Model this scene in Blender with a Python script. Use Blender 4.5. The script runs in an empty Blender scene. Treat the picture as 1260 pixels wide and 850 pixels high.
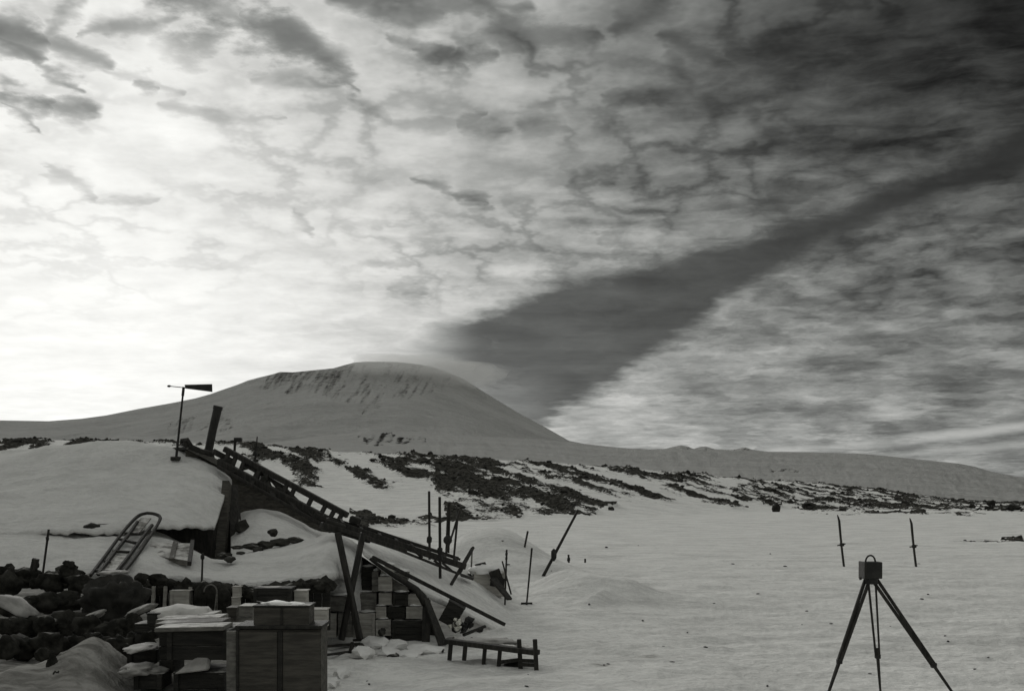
import bpy, bmesh, math, random
import numpy as np
from mathutils import Vector, Matrix, noise as mnoise
R = math.radians
SC = bpy.context.scene
C = SC.collection
random.seed(7)

# ------------------------------------------------------------------ camera
CZ, F, HV = 3.0, 1350.0, 600.0            # eye height, focal length in photo pixels, horizon row
cd = bpy.data.cameras.new('camera'); cam = bpy.data.objects.new('camera', cd); C.objects.link(cam)
cam.location = (0, 0, CZ); cam.rotation_euler = (R(90), 0, 0)
cd.sensor_fit = 'HORIZONTAL'; cd.sensor_width = 36; cd.lens = F/1260*36
cd.shift_y = (HV-425)/1260
cd.clip_start = 0.1; cd.clip_end = 120000
SC.camera = cam
SC.view_settings.view_transform = 'Standard'; SC.view_settings.look = 'None'
SC.view_settings.gamma = 1; SC.view_settings.exposure = 0.0
try: SC.view_settings.use_curve_mapping = False
except Exception: pass

def azel(u, v):
    X, Z = (u-630)/F, (HV-v)/F
    a = math.atan(X); return a, math.atan(Z*math.cos(a))
def P(u, v, d):
    return Vector(((u-630)/F*d, d, CZ+(HV-v)/F*d))

SC.cycles.max_bounces = 2; SC.cycles.diffuse_bounces = 2; SC.cycles.glossy_bounces = 1; SC.cycles.volume_bounces = 1

# ------------------------------------------------------------------ world
SUN_AZ, SUN_EL = azel(150, 300)
W = bpy.data.worlds.new('World'); SC.world = W; W.use_nodes = True
class NT:
    def __init__(s, tree): s.t = tree
    def n(s, typ, **kw):
        x = s.t.nodes.new(typ)
        for k, v in kw.items(): setattr(x, k, v)
        return x
    def set(s, sock, v):
        if isinstance(v, bpy.types.NodeSocket): s.t.links.new(v, sock)
        else: sock.default_value = v
    def m(s, op, a, b=0.0, c=0.0, clamp=False):
        x = s.n('ShaderNodeMath', operation=op, use_clamp=clamp)
        s.set(x.inputs[0], a); s.set(x.inputs[1], b); s.set(x.inputs[2], c)
        return x.outputs[0]
    def vm(s, op, a, b=(0, 0, 0), scale=None):
        x = s.n('ShaderNodeVectorMath', operation=op)
        s.set(x.inputs[0], a); s.set(x.inputs[1], b)
        if scale is not None: s.set(x.inputs['Scale'], scale)
        return x.outputs['Value'] if op in ('DOT_PRODUCT', 'LENGTH', 'DISTANCE') else x.outputs['Vector']
    def comb(s, x=0.0, y=0.0, z=0.0):
        q = s.n('ShaderNodeCombineXYZ'); s.set(q.inputs[0], x); s.set(q.inputs[1], y); s.set(q.inputs[2], z); return q.outputs[0]
    def noise(s, vec, scale=1.0, detail=5.0, rough=0.55, dist=0.0, col=False):
        q = s.n('ShaderNodeTexNoise', noise_dimensions='3D'); s.set(q.inputs['Vector'], vec)
        s.set(q.inputs['Scale'], scale); s.set(q.inputs['Detail'], detail); s.set(q.inputs['Roughness'], rough); s.set(q.inputs['Distortion'], dist)
        return q.outputs['Color' if col else 'Fac']
    def ss(s, x, lo, hi, a=0.0, b=1.0):
        q = s.n('ShaderNodeMapRange', interpolation_type='SMOOTHSTEP'); s.set(q.inputs['Value'], x)
        for k, v in zip(('From Min', 'From Max', 'To Min', 'To Max'), (lo, hi, a, b)): s.set(q.inputs[k], v)
        return q.outputs['Result']
    def mix(s, f, a, b):
        q = s.n('ShaderNodeMix', data_type='FLOAT'); s.set(q.inputs[0], f); s.set(q.inputs[2], a); s.set(q.inputs[3], b); return q.outputs[0]
    def mixc(s, f, a, b, mode='MIX'):
        q = s.n('ShaderNodeMix', data_type='RGBA', blend_type=mode)
        s.set(q.inputs[0], f); s.set(q.inputs[6], a); s.set(q.inputs[7], b); return q.outputs[2]

def build_world():
    t = W.node_tree
    for n in list(t.nodes): t.nodes.remove(n)
    N = NT(t)
    D = N.n('ShaderNodeTexCoord').outputs['Generated']
    D = N.vm('NORMALIZE', D)
    sp = N.n('ShaderNodeSeparateXYZ'); t.links.new(D, sp.inputs[0]); x, y, z = sp.outputs
    az = N.m('ARCTAN2', x, y); hyp = N.m('SQRT', N.m('ADD', N.m('MULTIPLY', x, x), N.m('MULTIPLY', y, y)))
    el = N.m('ARCTAN2', z, hyp)
    sa = N.comb(az, el, 0.0)
    # cloud layer coordinates: the deck as a level sheet seen in perspective
    zz = N.m('ADD', N.m('ABSOLUTE', z), 0.10)
    q = N.comb(N.m('DIVIDE', x, zz), N.m('DIVIDE', y, zz), 0.0)
    # wispy edges: bend the sky coordinates by noise
    w1 = N.vm('SUBTRACT', N.noise(q, 4.5, 4, 0.6, col=True), (0.5, 0.5, 0.5))
    saw = N.vm('ADD', sa, N.vm('MULTIPLY', w1, (0.05, 0.026, 0)))
    w2 = N.vm('SUBTRACT', N.noise(N.vm('MULTIPLY', sa, (1, 2, 1)), 22.0, 3, 0.65, col=True), (0.5, 0.5, 0.5))
    saw2 = N.vm('ADD', saw, N.vm('MULTIPLY', w2, (0.022, 0.012, 0)))
    ang = lambda u, v: azel(u, v)
    def dist(vec, u, v, kx=1.0, ky=1.0):
        a, e = ang(u, v)
        return N.vm('LENGTH', N.vm('MULTIPLY', N.vm('SUBTRACT', vec, (a, e, 0)), (kx, ky, 0)))
    def gauss(vec, u, v, w, kx=1.0, ky=1.0):
        d_ = N.m('DIVIDE', dist(vec, u, v, kx, ky), w)
        return N.m('EXPONENT', N.m('MULTIPLY', N.m('MULTIPLY', d_, d_), -1.0))
    # light of the hidden sun through the cloud deck
    B = N.m('ADD', 0.47, N.m('MULTIPLY', gauss(saw, 90, 340, 0.50, 0.93, 0.95), 0.35))
    B = N.m('ADD', B, N.m('MULTIPLY', gauss(saw, 140, 380, 0.20, 0.62, 0.95), 0.16))
    B = N.m('MULTIPLY', B, N.m('SUBTRACT', 1.0, N.m('MULTIPLY', gauss(saw, 1150, 250, 0.38, 0.85, 0.9), 0.71)))   # the dark bank of cloud on the right
    # structure of the deck
    n1 = N.noise(N.vm('MULTIPLY', q, (1, 0.8, 1)), 2.2, 6, 0.58)
    n2 = N.noise(N.vm('ADD', q, (7.3, 2.1, 0)), 8.0, 5, 0.6)
    n3 = N.noise(N.vm('MULTIPLY', N.vm('ADD', q, (1.7, 5.5, 0)), (0.45, 1.0, 1)), 3.6, 5, 0.6)
    zc_ = N.m('ADD', N.m('ABSOLUTE', z), 0.25)
    qc = N.comb(N.m('DIVIDE', x, zc_), N.m('DIVIDE', y, zc_), 0.0)
    qw = N.vm('ADD', qc, N.vm('MULTIPLY', N.vm('SUBTRACT', N.noise(qc, 7.0, 4, 0.62, col=True), (0.5, 0.5, 0.5)), (0.30, 0.30, 0)))
    vor = N.n('ShaderNodeTexVoronoi', feature='DISTANCE_TO_EDGE', voronoi_dimensions='2D')
    t.links.new(qw, vor.inputs['Vector']); vor.inputs['Scale'].default_value = 6.5
    cell = N.ss(N.m('ADD', vor.outputs['Distance'], N.m('MULTIPLY', N.m('SUBTRACT', n2, 0.5), 0.16)), 0.0, 0.18)
    cellw = N.ss(vor.outputs['Distance'], 0.0, 0.50)
    near_sun = gauss(sa, 110, 370, 0.46, 0.85, 1.05)
    tex = N.m('ADD', N.m('MULTIPLY', N.m('SUBTRACT', n1, 0.5), 1.5), N.m('MULTIPLY', N.m('SUBTRACT', n2, 0.5), 1.6))
    tex = N.m('ADD', tex, N.m('MULTIPLY', N.m('SUBTRACT', n3, 0.5), 1.5))
    amp = N.mix(near_sun, 0.85, 0.13)
    f = N.m('ADD', 1.0, N.m('MULTIPLY', tex, amp))
    pres = N.m('MULTIPLY', N.ss(N.noise(qc, 3.1, 3, 0.5), 0.36, 0.60), N.ss(el, 0.10, 0.22))      # veins come and go
    f = N.m('MULTIPLY', f, N.m('SUBTRACT', 1.0, N.m('MULTIPLY', N.m('MULTIPLY', N.m('SUBTRACT', 1.0, cell), pres), N.mix(near_sun, 0.62, 0.14))))
    f = N.m('MULTIPLY', f, N.m('ADD', 1.0, N.m('MULTIPLY', N.m('MULTIPLY', N.m('SUBTRACT', cellw, 0.5), N.ss(el, 0.10, 0.22)), N.mix(near_sun, 0.55, 0.05))))
    f = N.m('MAXIMUM', f, 0.25)
    S = N.m('MULTIPLY', B, f)
    # breaks in the deck, where the dark open sky shows
    segs = [(190,-20,300,28,24,.75), (290,18,380,62,20,.75), (370,58,442,112,9,.7), (440,125,480,150,5,.4), (-10,32,60,48,11,.75), (50,42,135,78,9,.6), (0,38,45,80,8,.75), (40,78,95,115,6,.65), (-10,120,55,130,11,.75), (55,130,120,140,8,.65), (0,128,42,162,5,.6), (60,45,95,-5,9,.5), (100,42,215,20,7,.55), (155,100,195,105,7,.6), (120,85,230,110,5,.35), (190,125,345,150,6,.38), (310,98,420,108,5,.4), (420,0,540,12,12,.65), (510,8,650,8,10,.6), (480,45,520,66,8,.55), (505,62,600,66,10,.65), (580,0,640,55,16,.65), (610,52,735,44,10,.6), (560,148,590,140,6,.5), (565,150,625,160,6,.45), (480,150,560,146,5,.35), (640,152,700,165,7,.45), (700,165,708,225,9,.4), (508,216,560,235,4,.55), (560,235,608,252,5,.6), (50,205,95,225,5,.35), (90,222,125,253,5,.35), (125,253,190,245,5,.32), (350,262,378,292,4,.32), (480,358,520,360,6,.35), (760,40,830,-10,12,.5), (820,45,900,80,10,.55), (900,60,1080,50,14,.6), (830,70,850,130,9,.45), (740,120,960,118,9,.5), (800,140,1020,100,8,.45), (930,130,945,185,12,.4), (1030,40,1120,110,25,.5), (690,200,800,210,8,.35), (1040,120,1180,90,22,.45), (960,210,1060,150,12,.4), (1100,170,1180,120,18,.4)]
    gap = None
    wmod = N.m('ADD', 0.25, N.m('MULTIPLY', N.ss(n2, 0.3, 0.68), 1.5))
    for (u0, v0, u1, v1, w, k) in segs:
        a = ang(u0, v0); b = ang(u1, v1); ab = (b[0]-a[0], b[1]-a[1]); L2 = ab[0]**2+ab[1]**2
        base = (a[0], a[1], 0) if gap is None else N.vm('ADD', (a[0], a[1], 0), N.vm('SCALE', (1e-7, 1e-7, 0), scale=gap))   # keeps the evaluation in sequence
        pa = N.vm('SUBTRACT', saw2, base)
        h = N.m('MULTIPLY', N.vm('DOT_PRODUCT', pa, (ab[0]/L2, ab[1]/L2, 0)), 1.0, clamp=True)
        dd = N.vm('LENGTH', N.vm('SUBTRACT', N.vm('MULTIPLY', pa, (1, 1, 0)), N.vm('SCALE', (ab[0], ab[1], 0), scale=h)))
        tp = N.m('SUBTRACT', N.m('MULTIPLY', h, 2.0), 1.0)
        ww = N.m('MULTIPLY', N.m('SUBTRACT', 1.0, N.m('MULTIPLY', N.m('MULTIPLY', tp, tp), 0.6)), wmod)
        g = N.ss(N.m('DIVIDE', dd, ww), w/F*2.8, 0.0, 0.0, k)
        gap = g if gap is None else N.m('MAXIMUM', gap, g)
    S = N.m('MULTIPLY', S, N.m('SUBTRACT', 1.0, N.m('MULTIPLY', gap, N.ss(n2, 0.25, 0.6, 0.55, 1.0))))
    # thicker cloud towards the upper right
    S = N.m('MULTIPLY', S, N.m('SUBTRACT', 1.0, N.m('MULTIPLY', gauss(saw, 1320, -5, 0.275, 0.8, 1.3), 0.985)))
    # the lower right sky is a little lighter, with long level streaks near the horizon
    lowr = gauss(saw, 960, 450, 0.26, 0.62, 1.3)
    st = N.noise(N.vm('MULTIPLY', saw, (6, 70, 1)), 1.0, 5, 0.6)
    st2 = N.noise(N.vm('MULTIPLY', saw, (14, 40, 1)), 1.0, 5, 0.62)
    S = N.m('ADD', S, N.m('MULTIPLY', N.m('MULTIPLY', lowr, N.ss(N.m('ADD', N.m('MULTIPLY', st, 0.45), N.m('MULTIPLY', st2, 0.55)), 0.36, 0.68)), 0.20))
    st3 = N.noise(N.vm('MULTIPLY', saw, (11, 52, 1)), 1.0, 5, 0.6)
    lowr2 = gauss(saw, 1050, 430, 0.30, 0.75, 1.25)
    mot = N.ss(N.m('ADD', N.m('MULTIPLY', st3, 0.6), N.m('MULTIPLY', st2, 0.4)), 0.34, 0.66, 0.52, 1.14)
    S = N.m('MULTIPLY', S, N.mix(lowr2, 1.0, mot))
    hz = N.ss(el, 0.075, 0.0)
    S = N.m('MULTIPLY', S, N.m('ADD', 1.0, N.m('MULTIPLY', N.m('MULTIPLY', hz, N.m('SUBTRACT', st, 0.5)), N.mix(near_sun, 1.8, 0.25))))
    def curve(pts):
        q_ = N.n('ShaderNodeFloatCurve'); cv = q_.mapping.curves[0]
        pp = [(u, ang(u, v)[0], ang(u, v)[1]) for u, v in pts]
        pp = [((a+0.6)/1.2, (e+0.2)/0.8) for _, a, e in pp]
        while len(cv.points) < len(pp): cv.points.new(0.5, 0.5)
        for p_, (a, e) in zip(cv.points, pp): p_.location = (a, e); p_.handle_type = 'VECTOR'
        q_.mapping.update()
        sx = N.n('ShaderNodeSeparateXYZ'); t.links.new(saw2, sx.inputs[0])
        t.links.new(N.m('MULTIPLY', N.m('ADD', sx.outputs[0], 0.6), 1/1.2, clamp=True), q_.inputs['Value'])
        return N.m('SUBTRACT', N.m('MULTIPLY', q_.outputs[0], 0.8), 0.2), sx.outputs[1]
    saw3 = N.vm('ADD', sa, N.vm('MULTIPLY', w2, (0.02, 0.006, 0)))
    # bright rim of cloud low on the right
    for (pts, w, k) in (([(820,552),(940,556),(1060,548),(1160,536),(1300,520)], 5, .22), ([(680,528),(740,505),(800,470),(860,430),(930,395)], 14, -.06), ([(1080,560),(1180,553),(1300,545)], 4, .16)):
        for (u0, v0), (u1, v1) in zip(pts[:-1], pts[1:]):
            a = ang(u0, v0); b = ang(u1, v1); ab = (b[0]-a[0], b[1]-a[1]); L2 = ab[0]**2+ab[1]**2
            pa = N.vm('SUBTRACT', saw3, N.vm('ADD', (a[0], a[1], 0), N.vm('SCALE', (1e-7, 1e-7, 0), scale=S)))
            h = N.m('MULTIPLY', N.vm('DOT_PRODUCT', pa, (ab[0]/L2, ab[1]/L2, 0)), 1.0, clamp=True)
            dd = N.vm('LENGTH', N.vm('SUBTRACT', N.vm('MULTIPLY', pa, (1, 1, 0)), N.vm('SCALE', (ab[0], ab[1], 0), scale=h)))
            S = N.m('MAXIMUM', S, N.m('MULTIPLY', N.ss(dd, w/F*3.0, 0.0, 0.0, k+.22), N.ss(st2, 0.3, 0.6, 0.6, 1.0)))
    # the long dark smoke cloud trailing from the summit
    up, e_ = curve([(380,445),(500,405),(560,385),(640,362),(700,336),(800,318),(900,294),(1000,262),(1100,217),(1200,174),(1300,120)])
    lo, _ = curve([(380,560),(500,560),(640,545),(690,512),(740,486),(790,452),(860,404),(930,348),(1000,312),(1100,270),(1200,232),(1300,205)])
    e_ = N.m('ADD', e_, N.m('MULTIPLY', N.m('SUBTRACT', st2, 0.5), 0.016))
    mk = N.m('MULTIPLY', N.ss(N.m('SUBTRACT', up, e_), -0.005, 0.018), N.ss(N.m('SUBTRACT', e_, lo), -0.006, 0.016))
    mk = N.m('MULTIPLY', mk, N.ss(az, ang(470, 420)[0], ang(600, 420)[0]))
    low_left = N.ss(N.m('ADD', el, N.m('MULTIPLY', N.m('SUBTRACT', st2, 0.5), 0.16)), 0.080, 0.125, 0.74, 1.0)
    low_left = N.mix(N.ss(az, ang(600, 420)[0], ang(710, 420)[0]), low_left, 1.0)
    mk = N.m('MULTIPLY', mk, low_left)
    pc = N.m('MULTIPLY', N.ss(az, ang(700, 400)[0], ang(1250, 200)[0], 0.080, 0.024), N.m('MAXIMUM', 0.3, N.m('ADD', 1.0, N.m('ADD', N.m('MULTIPLY', N.m('SUBTRACT', st2, 0.5), 1.1), N.m('MULTIPLY', N.m('SUBTRACT', n3, 0.5), 1.1)))))
    S = N.mix(N.m('MULTIPLY', mk, 0.97), S, pc)
    # low horizon and below
    S = N.mix(N.ss(el, -0.005, -0.03), S, 0.2)
    S = N.m('MAXIMUM', S, 0.006)
    col = N.mixc(N.ss(S, 0.02, 0.7), (0.97, 1.0, 0.955, 1), (1.0, 1.0, 0.965, 1))
    # open sky behind the cloud: grey plate of a blue sky
    sky = N.n('ShaderNodeTexSky', sky_type='NISHITA'); sky.sun_disc = False
    sky.sun_elevation = SUN_EL; sky.sun_rotation = SUN_AZ
    hs = N.n('ShaderNodeHueSaturation'); hs.inputs['Saturation'].default_value = 0.0; t.links.new(sky.outputs[0], hs.inputs['Color'])
    cloud = N.vm('SCALE', col, scale=N.m('MULTIPLY', S, SKY_K))
    bgc = N.mixc(0.015, cloud, hs.outputs[0])
    bg = N.n('ShaderNodeBackground'); t.links.new(bgc, bg.inputs['Color']); bg.inputs['Strength'].default_value = 0.1
    out = N.n('ShaderNodeOutputWorld'); t.links.new(bg.outputs[0], out.inputs['Surface'])
SKY_K = 10.0
build_world()
try: W.cycles.sampling_method = 'NONE'          # smooth sky: no importance map needed
except Exception: pass
sl = bpy.data.lights.new('sun', 'SUN'); sl.energy = 1.5; sl.angle = R(20); sl.color = (1, 0.985, 0.95)
so = bpy.data.objects.new('sun', sl); C.objects.link(so)
so.rotation_euler = (R(90)-SUN_EL, 0, math.pi-SUN_AZ) ; so.location = (-10, 30, 20)
# sun lamp shines along its local -Z: from the front left, low behind the cloud, towards the camera
sd = Vector((math.sin(SUN_AZ)*math.cos(SUN_EL), math.cos(SUN_AZ)*math.cos(SUN_EL), math.sin(SUN_EL)))
so.rotation_euler = sd.to_track_quat('Z', 'Y').to_euler()

# ------------------------------------------------------------------ materials
def mat(name, base, dark=None, scale=4.0, rough=0.8, bump=0.3, bscale=None, stretch=(1, 1, 1), spec=0.3, detail=6, lo=0.35, hi=0.68, metallic=0.0):
    m = bpy.data.materials.new(name); m.use_nodes = True; t = m.node_tree; N = NT(t)
    bs = t.nodes['Principled BSDF']
    co = N.n('ShaderNodeTexCoord').outputs['Object']
    v = N.vm('MULTIPLY', co, stretch)
    nz = N.noise(v, scale, detail, 0.62)
    if dark is None: dark = tuple(c*0.55 for c in base)
    t.links.new(N.mixc(N.ss(nz, lo, hi), (*dark, 1), (*base, 1)), bs.inputs['Base Color'])
    bs.inputs['Roughness'].default_value = rough; bs.inputs['Specular IOR Level'].default_value = spec; bs.inputs['Metallic'].default_value = metallic
    b = N.n('ShaderNodeBump'); b.inputs['Strength'].default_value = bump; b.inputs['Distance'].default_value = 0.02
    t.links.new(N.noise(v, bscale or scale*3, 6, 0.65), b.inputs['Height']); t.links.new(b.outputs[0], bs.inputs['Normal'])
    return m
M = {}
M['dark_wood'] = mat('dark_wood', (0.035, 0.033, 0.028), (0.012, 0.012, 0.010), 3, 0.75, 0.5, 14, (6, 6, 1))
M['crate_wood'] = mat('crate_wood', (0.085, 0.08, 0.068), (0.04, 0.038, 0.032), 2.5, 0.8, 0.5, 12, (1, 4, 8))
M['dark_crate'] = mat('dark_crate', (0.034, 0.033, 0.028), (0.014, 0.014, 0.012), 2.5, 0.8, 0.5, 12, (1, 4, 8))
M['pale_wood'] = mat('pale_wood', (0.46, 0.45, 0.41), (0.27, 0.26, 0.235), 2.2, 0.8, 0.4, 10, (1, 4, 6))
M['grey_wood'] = mat('grey_wood', (0.2, 0.195, 0.175), (0.10, 0.098, 0.088), 3, 0.8, 0.5, 12, (2, 4, 6))
M['iron'] = mat('iron', (0.024, 0.024, 0.021), (0.010, 0.010, 0.009), 6, 0.6, 0.2, spec=0.3)
M['lump'] = mat('lump', (0.045, 0.044, 0.038), (0.012, 0.012, 0.010), 5, 0.95, 0.8, 14, spec=0.1)
M['rock'] = mat('rock', (0.055, 0.054, 0.048), (0.016, 0.016, 0.014), 0.8, 0.95, 0.8, 3, spec=0.1)
M['tin'] = mat('tin', (0.75, 0.74, 0.66), (0.3, 0.3, 0.27), 9, 0.3, 0.3, metallic=0.9)
M['snow_cap'] = mat('snow_cap', (0.74, 0.74, 0.72), (0.62, 0.62, 0.6), 1.6, 0.65, 0.35, 9)
M['grey_snow'] = mat('grey_snow', (0.36, 0.355, 0.335), (0.2, 0.197, 0.185), 3, 0.8, 0.5, 10)  # greyer than the cap snow, for patches and caps among the stores
M['heap_snow'] = mat('heap_snow', (0.52, 0.515, 0.49), (0.34, 0.335, 0.315), 3, 0.8, 0.5, 10)
M['canvas'] = mat('canvas', (0.032, 0.031, 0.027), (0.012, 0.012, 0.010), 4, 0.9, 0.5, 30)

def dust(m, amount=0.62, snow=(0.42, 0.415, 0.39)):
    """wind blown snow caught on the upward faces of a material"""
    t = m.node_tree; N = NT(t); bs = t.nodes['Principled BSDF']; src = bs.inputs['Base Color'].links[0].from_socket
    ge = N.n('ShaderNodeNewGeometry'); sp = N.n('ShaderNodeSeparateXYZ'); t.links.new(ge.outputs['Normal'], sp.inputs[0])
    nz = N.noise(ge.outputs['Position'], 3.5, 6, 0.7)
    k = N.ss(N.m('ADD', sp.outputs[2], N.m('MULTIPLY', N.m('SUBTRACT', nz, 0.5), 1.6)), amount, amount+0.35)
    t.links.new(N.mixc(k, src, (*snow, 1)), bs.inputs['Base Color'])
dust(M['lump'], 0.95); dust(M['rock'], 0.95); dust(M['pale_wood'], 0.9, (0.6, 0.59, 0.57)); dust(M['grey_wood'], 0.8, (0.55, 0.545, 0.52)); dust(M['canvas'], 1.0)
dust(M['dark_crate'], 0.92, (0.5, 0.495, 0.47)); dust(M['crate_wood'], 0.98, (0.4, 0.395, 0.375))
def snow_mat(name, rockc=(0.046, 0.045, 0.040), s=1.0, fine=True, hi=0.82, lo_=0.56, rscale=0.6, soft=(0.44, 0.60), rk_amp=1.5):
    """snow with bare rock where the mesh attribute 'rock' says the ground is bare"""
    m = bpy.data.materials.new(name); m.use_nodes = True; t = m.node_tree; N = NT(t); bs = t.nodes['Principled BSDF']
    co = N.n('ShaderNodeTexCoord').outputs['Object']
    a = N.noise(N.vm('MULTIPLY', co, (0.4*s, 0.9*s, 0.6*s)), 1.0, 7, 0.62, 0.3)
    b = N.noise(N.vm('MULTIPLY', co, (2.2*s, 5.5*s, 3*s)), 1.0, 6, 0.65, 0.4)
    g = N.noise(co, 26*s, 3, 0.7)
    e = N.noise(N.vm('MULTIPLY', co, (7*s, 11*s, 9*s)), 1.0, 3, 0.7)
    k = N.m('ADD', N.m('MULTIPLY', a, 0.38), N.m('ADD', N.m('MULTIPLY', b, 0.26), N.m('ADD', N.m('MULTIPLY', e, 0.24), N.m('MULTIPLY', g, 0.12))))
    snow = N.mixc(N.ss(k, 0.38, 0.60), (lo_, lo_, lo_*0.965, 1), (hi, hi, hi*0.965, 1))
    att = N.n('ShaderNodeAttribute', attribute_name='rock').outputs['Fac']
    dark_snow = N.n('ShaderNodeAttribute', attribute_name='dark_snow').outputs['Fac']     # darker snow about the stores, and dark streaks on the field
    sm_ = N.ss(N.m('ADD', dark_snow, N.m('MULTIPLY', N.m('SUBTRACT', N.noise(co, 1.7, 6, 0.65), 0.5), 0.9)), 0.3, 0.75)
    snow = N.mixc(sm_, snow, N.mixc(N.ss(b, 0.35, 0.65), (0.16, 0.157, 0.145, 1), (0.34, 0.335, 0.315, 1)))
    rn = N.noise(N.vm('MULTIPLY', co, (1, 0.4, 1)), rscale*1.5, 7, 0.75, 0.2)
    fd = N.noise(co, rscale*5.0, 4, 0.7)          # snow lodged between the stones
    rm = N.ss(N.m('ADD', N.m('SUBTRACT', att, N.m('MULTIPLY', N.ss(fd, 0.45, 0.62), 0.22)), N.m('MULTIPLY', N.m('SUBTRACT', rn, 0.5), rk_amp)), *soft)
    rc = N.mixc(N.ss(N.noise(co, rscale*2.7, 5, 0.7), 0.35, 0.7), (rockc[0]*.5, rockc[1]*.5, rockc[2]*.5, 1), (rockc[0]*2, rockc[1]*2, rockc[2]*2, 1))
    t.links.new(N.mixc(rm, snow, rc), bs.inputs['Base Color'])
    bs.inputs['Roughness'].default_value = 0.8; bs.inputs['Specular IOR Level'].default_value = 0.0
    bp = N.n('ShaderNodeBump'); bp.inputs['Strength'].default_value = 0.9; bp.inputs['Distance'].default_value = 0.10/s if fine else 0.5/s
    hgt = N.m('ADD', N.m('ADD', N.m('MULTIPLY', b, 0.8), N.m('MULTIPLY', e, 0.45)), N.m('ADD', N.m('MULTIPLY', g, 0.22), N.m('MULTIPLY', a, 0.7)))
    t.links.new(hgt, bp.inputs['Height']); t.links.new(bp.outputs[0], bs.inputs['Normal'])
    return m
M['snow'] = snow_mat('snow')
M['roof_snow'] = snow_mat('roof_snow', hi=0.68, lo_=0.52)
M['far_snow'] = snow_mat('far_snow', s=0.004, fine=False, hi=0.66, lo_=0.52, rscale=0.006, rockc=(0.05, 0.049, 0.045), soft=(0.40, 0.70))
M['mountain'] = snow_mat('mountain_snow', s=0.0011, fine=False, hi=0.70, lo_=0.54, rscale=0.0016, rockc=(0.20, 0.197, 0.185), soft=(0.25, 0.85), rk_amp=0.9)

# ------------------------------------------------------------------ noise in numpy
def _h(ix, iy, seed):
    n = (ix.astype(np.int64)*374761393 + iy.astype(np.int64)*668265263 + seed*974634777) & 0xffffffff
    n = ((n ^ (n >> 13))*1274126177) & 0xffffffff
    return ((n ^ (n >> 16)) & 0xffffff)/float(0xffffff)
def vnoise(x, y, seed=0):
    ix, iy = np.floor(x), np.floor(y); fx, fy = x-ix, y-iy
    fx = fx*fx*fx*(fx*(fx*6-15)+10); fy = fy*fy*fy*(fy*(fy*6-15)+10)
    a = _h(ix, iy, seed); b = _h(ix+1, iy, seed); c = _h(ix, iy+1, seed); d = _h(ix+1, iy+1, seed)
    return (a*(1-fx)+b*fx)*(1-fy)+(c*(1-fx)+d*fx)*fy
def fbm(x, y, seed=0, oct=5, gain=0.5):
    s = 0; a = 1; t = 0
    for i in range(oct):
        s = s+a*vnoise(x, y, seed+i*17); t += a; a *= gain
        x, y = x*2.03+3.1, y*2.03+1.7
    return s/t                                        # 0..1
def sstep(x, a, b):
    t = np.clip((x-a)/(b-a), 0, 1); return t*t*(3-2*t)
def inpoly(u, v, poly):
    r = np.zeros(u.shape, bool); n = len(poly)
    for i in range(n):
        (x0, y0), (x1, y1) = poly[i], poly[(i+1) % n]
        if y0 == y1: continue
        c = ((y0 > v) != (y1 > v)) & (u < (x1-x0)*(v-y0)/(y1-y0)+x0)
        r ^= c
    return r

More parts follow.
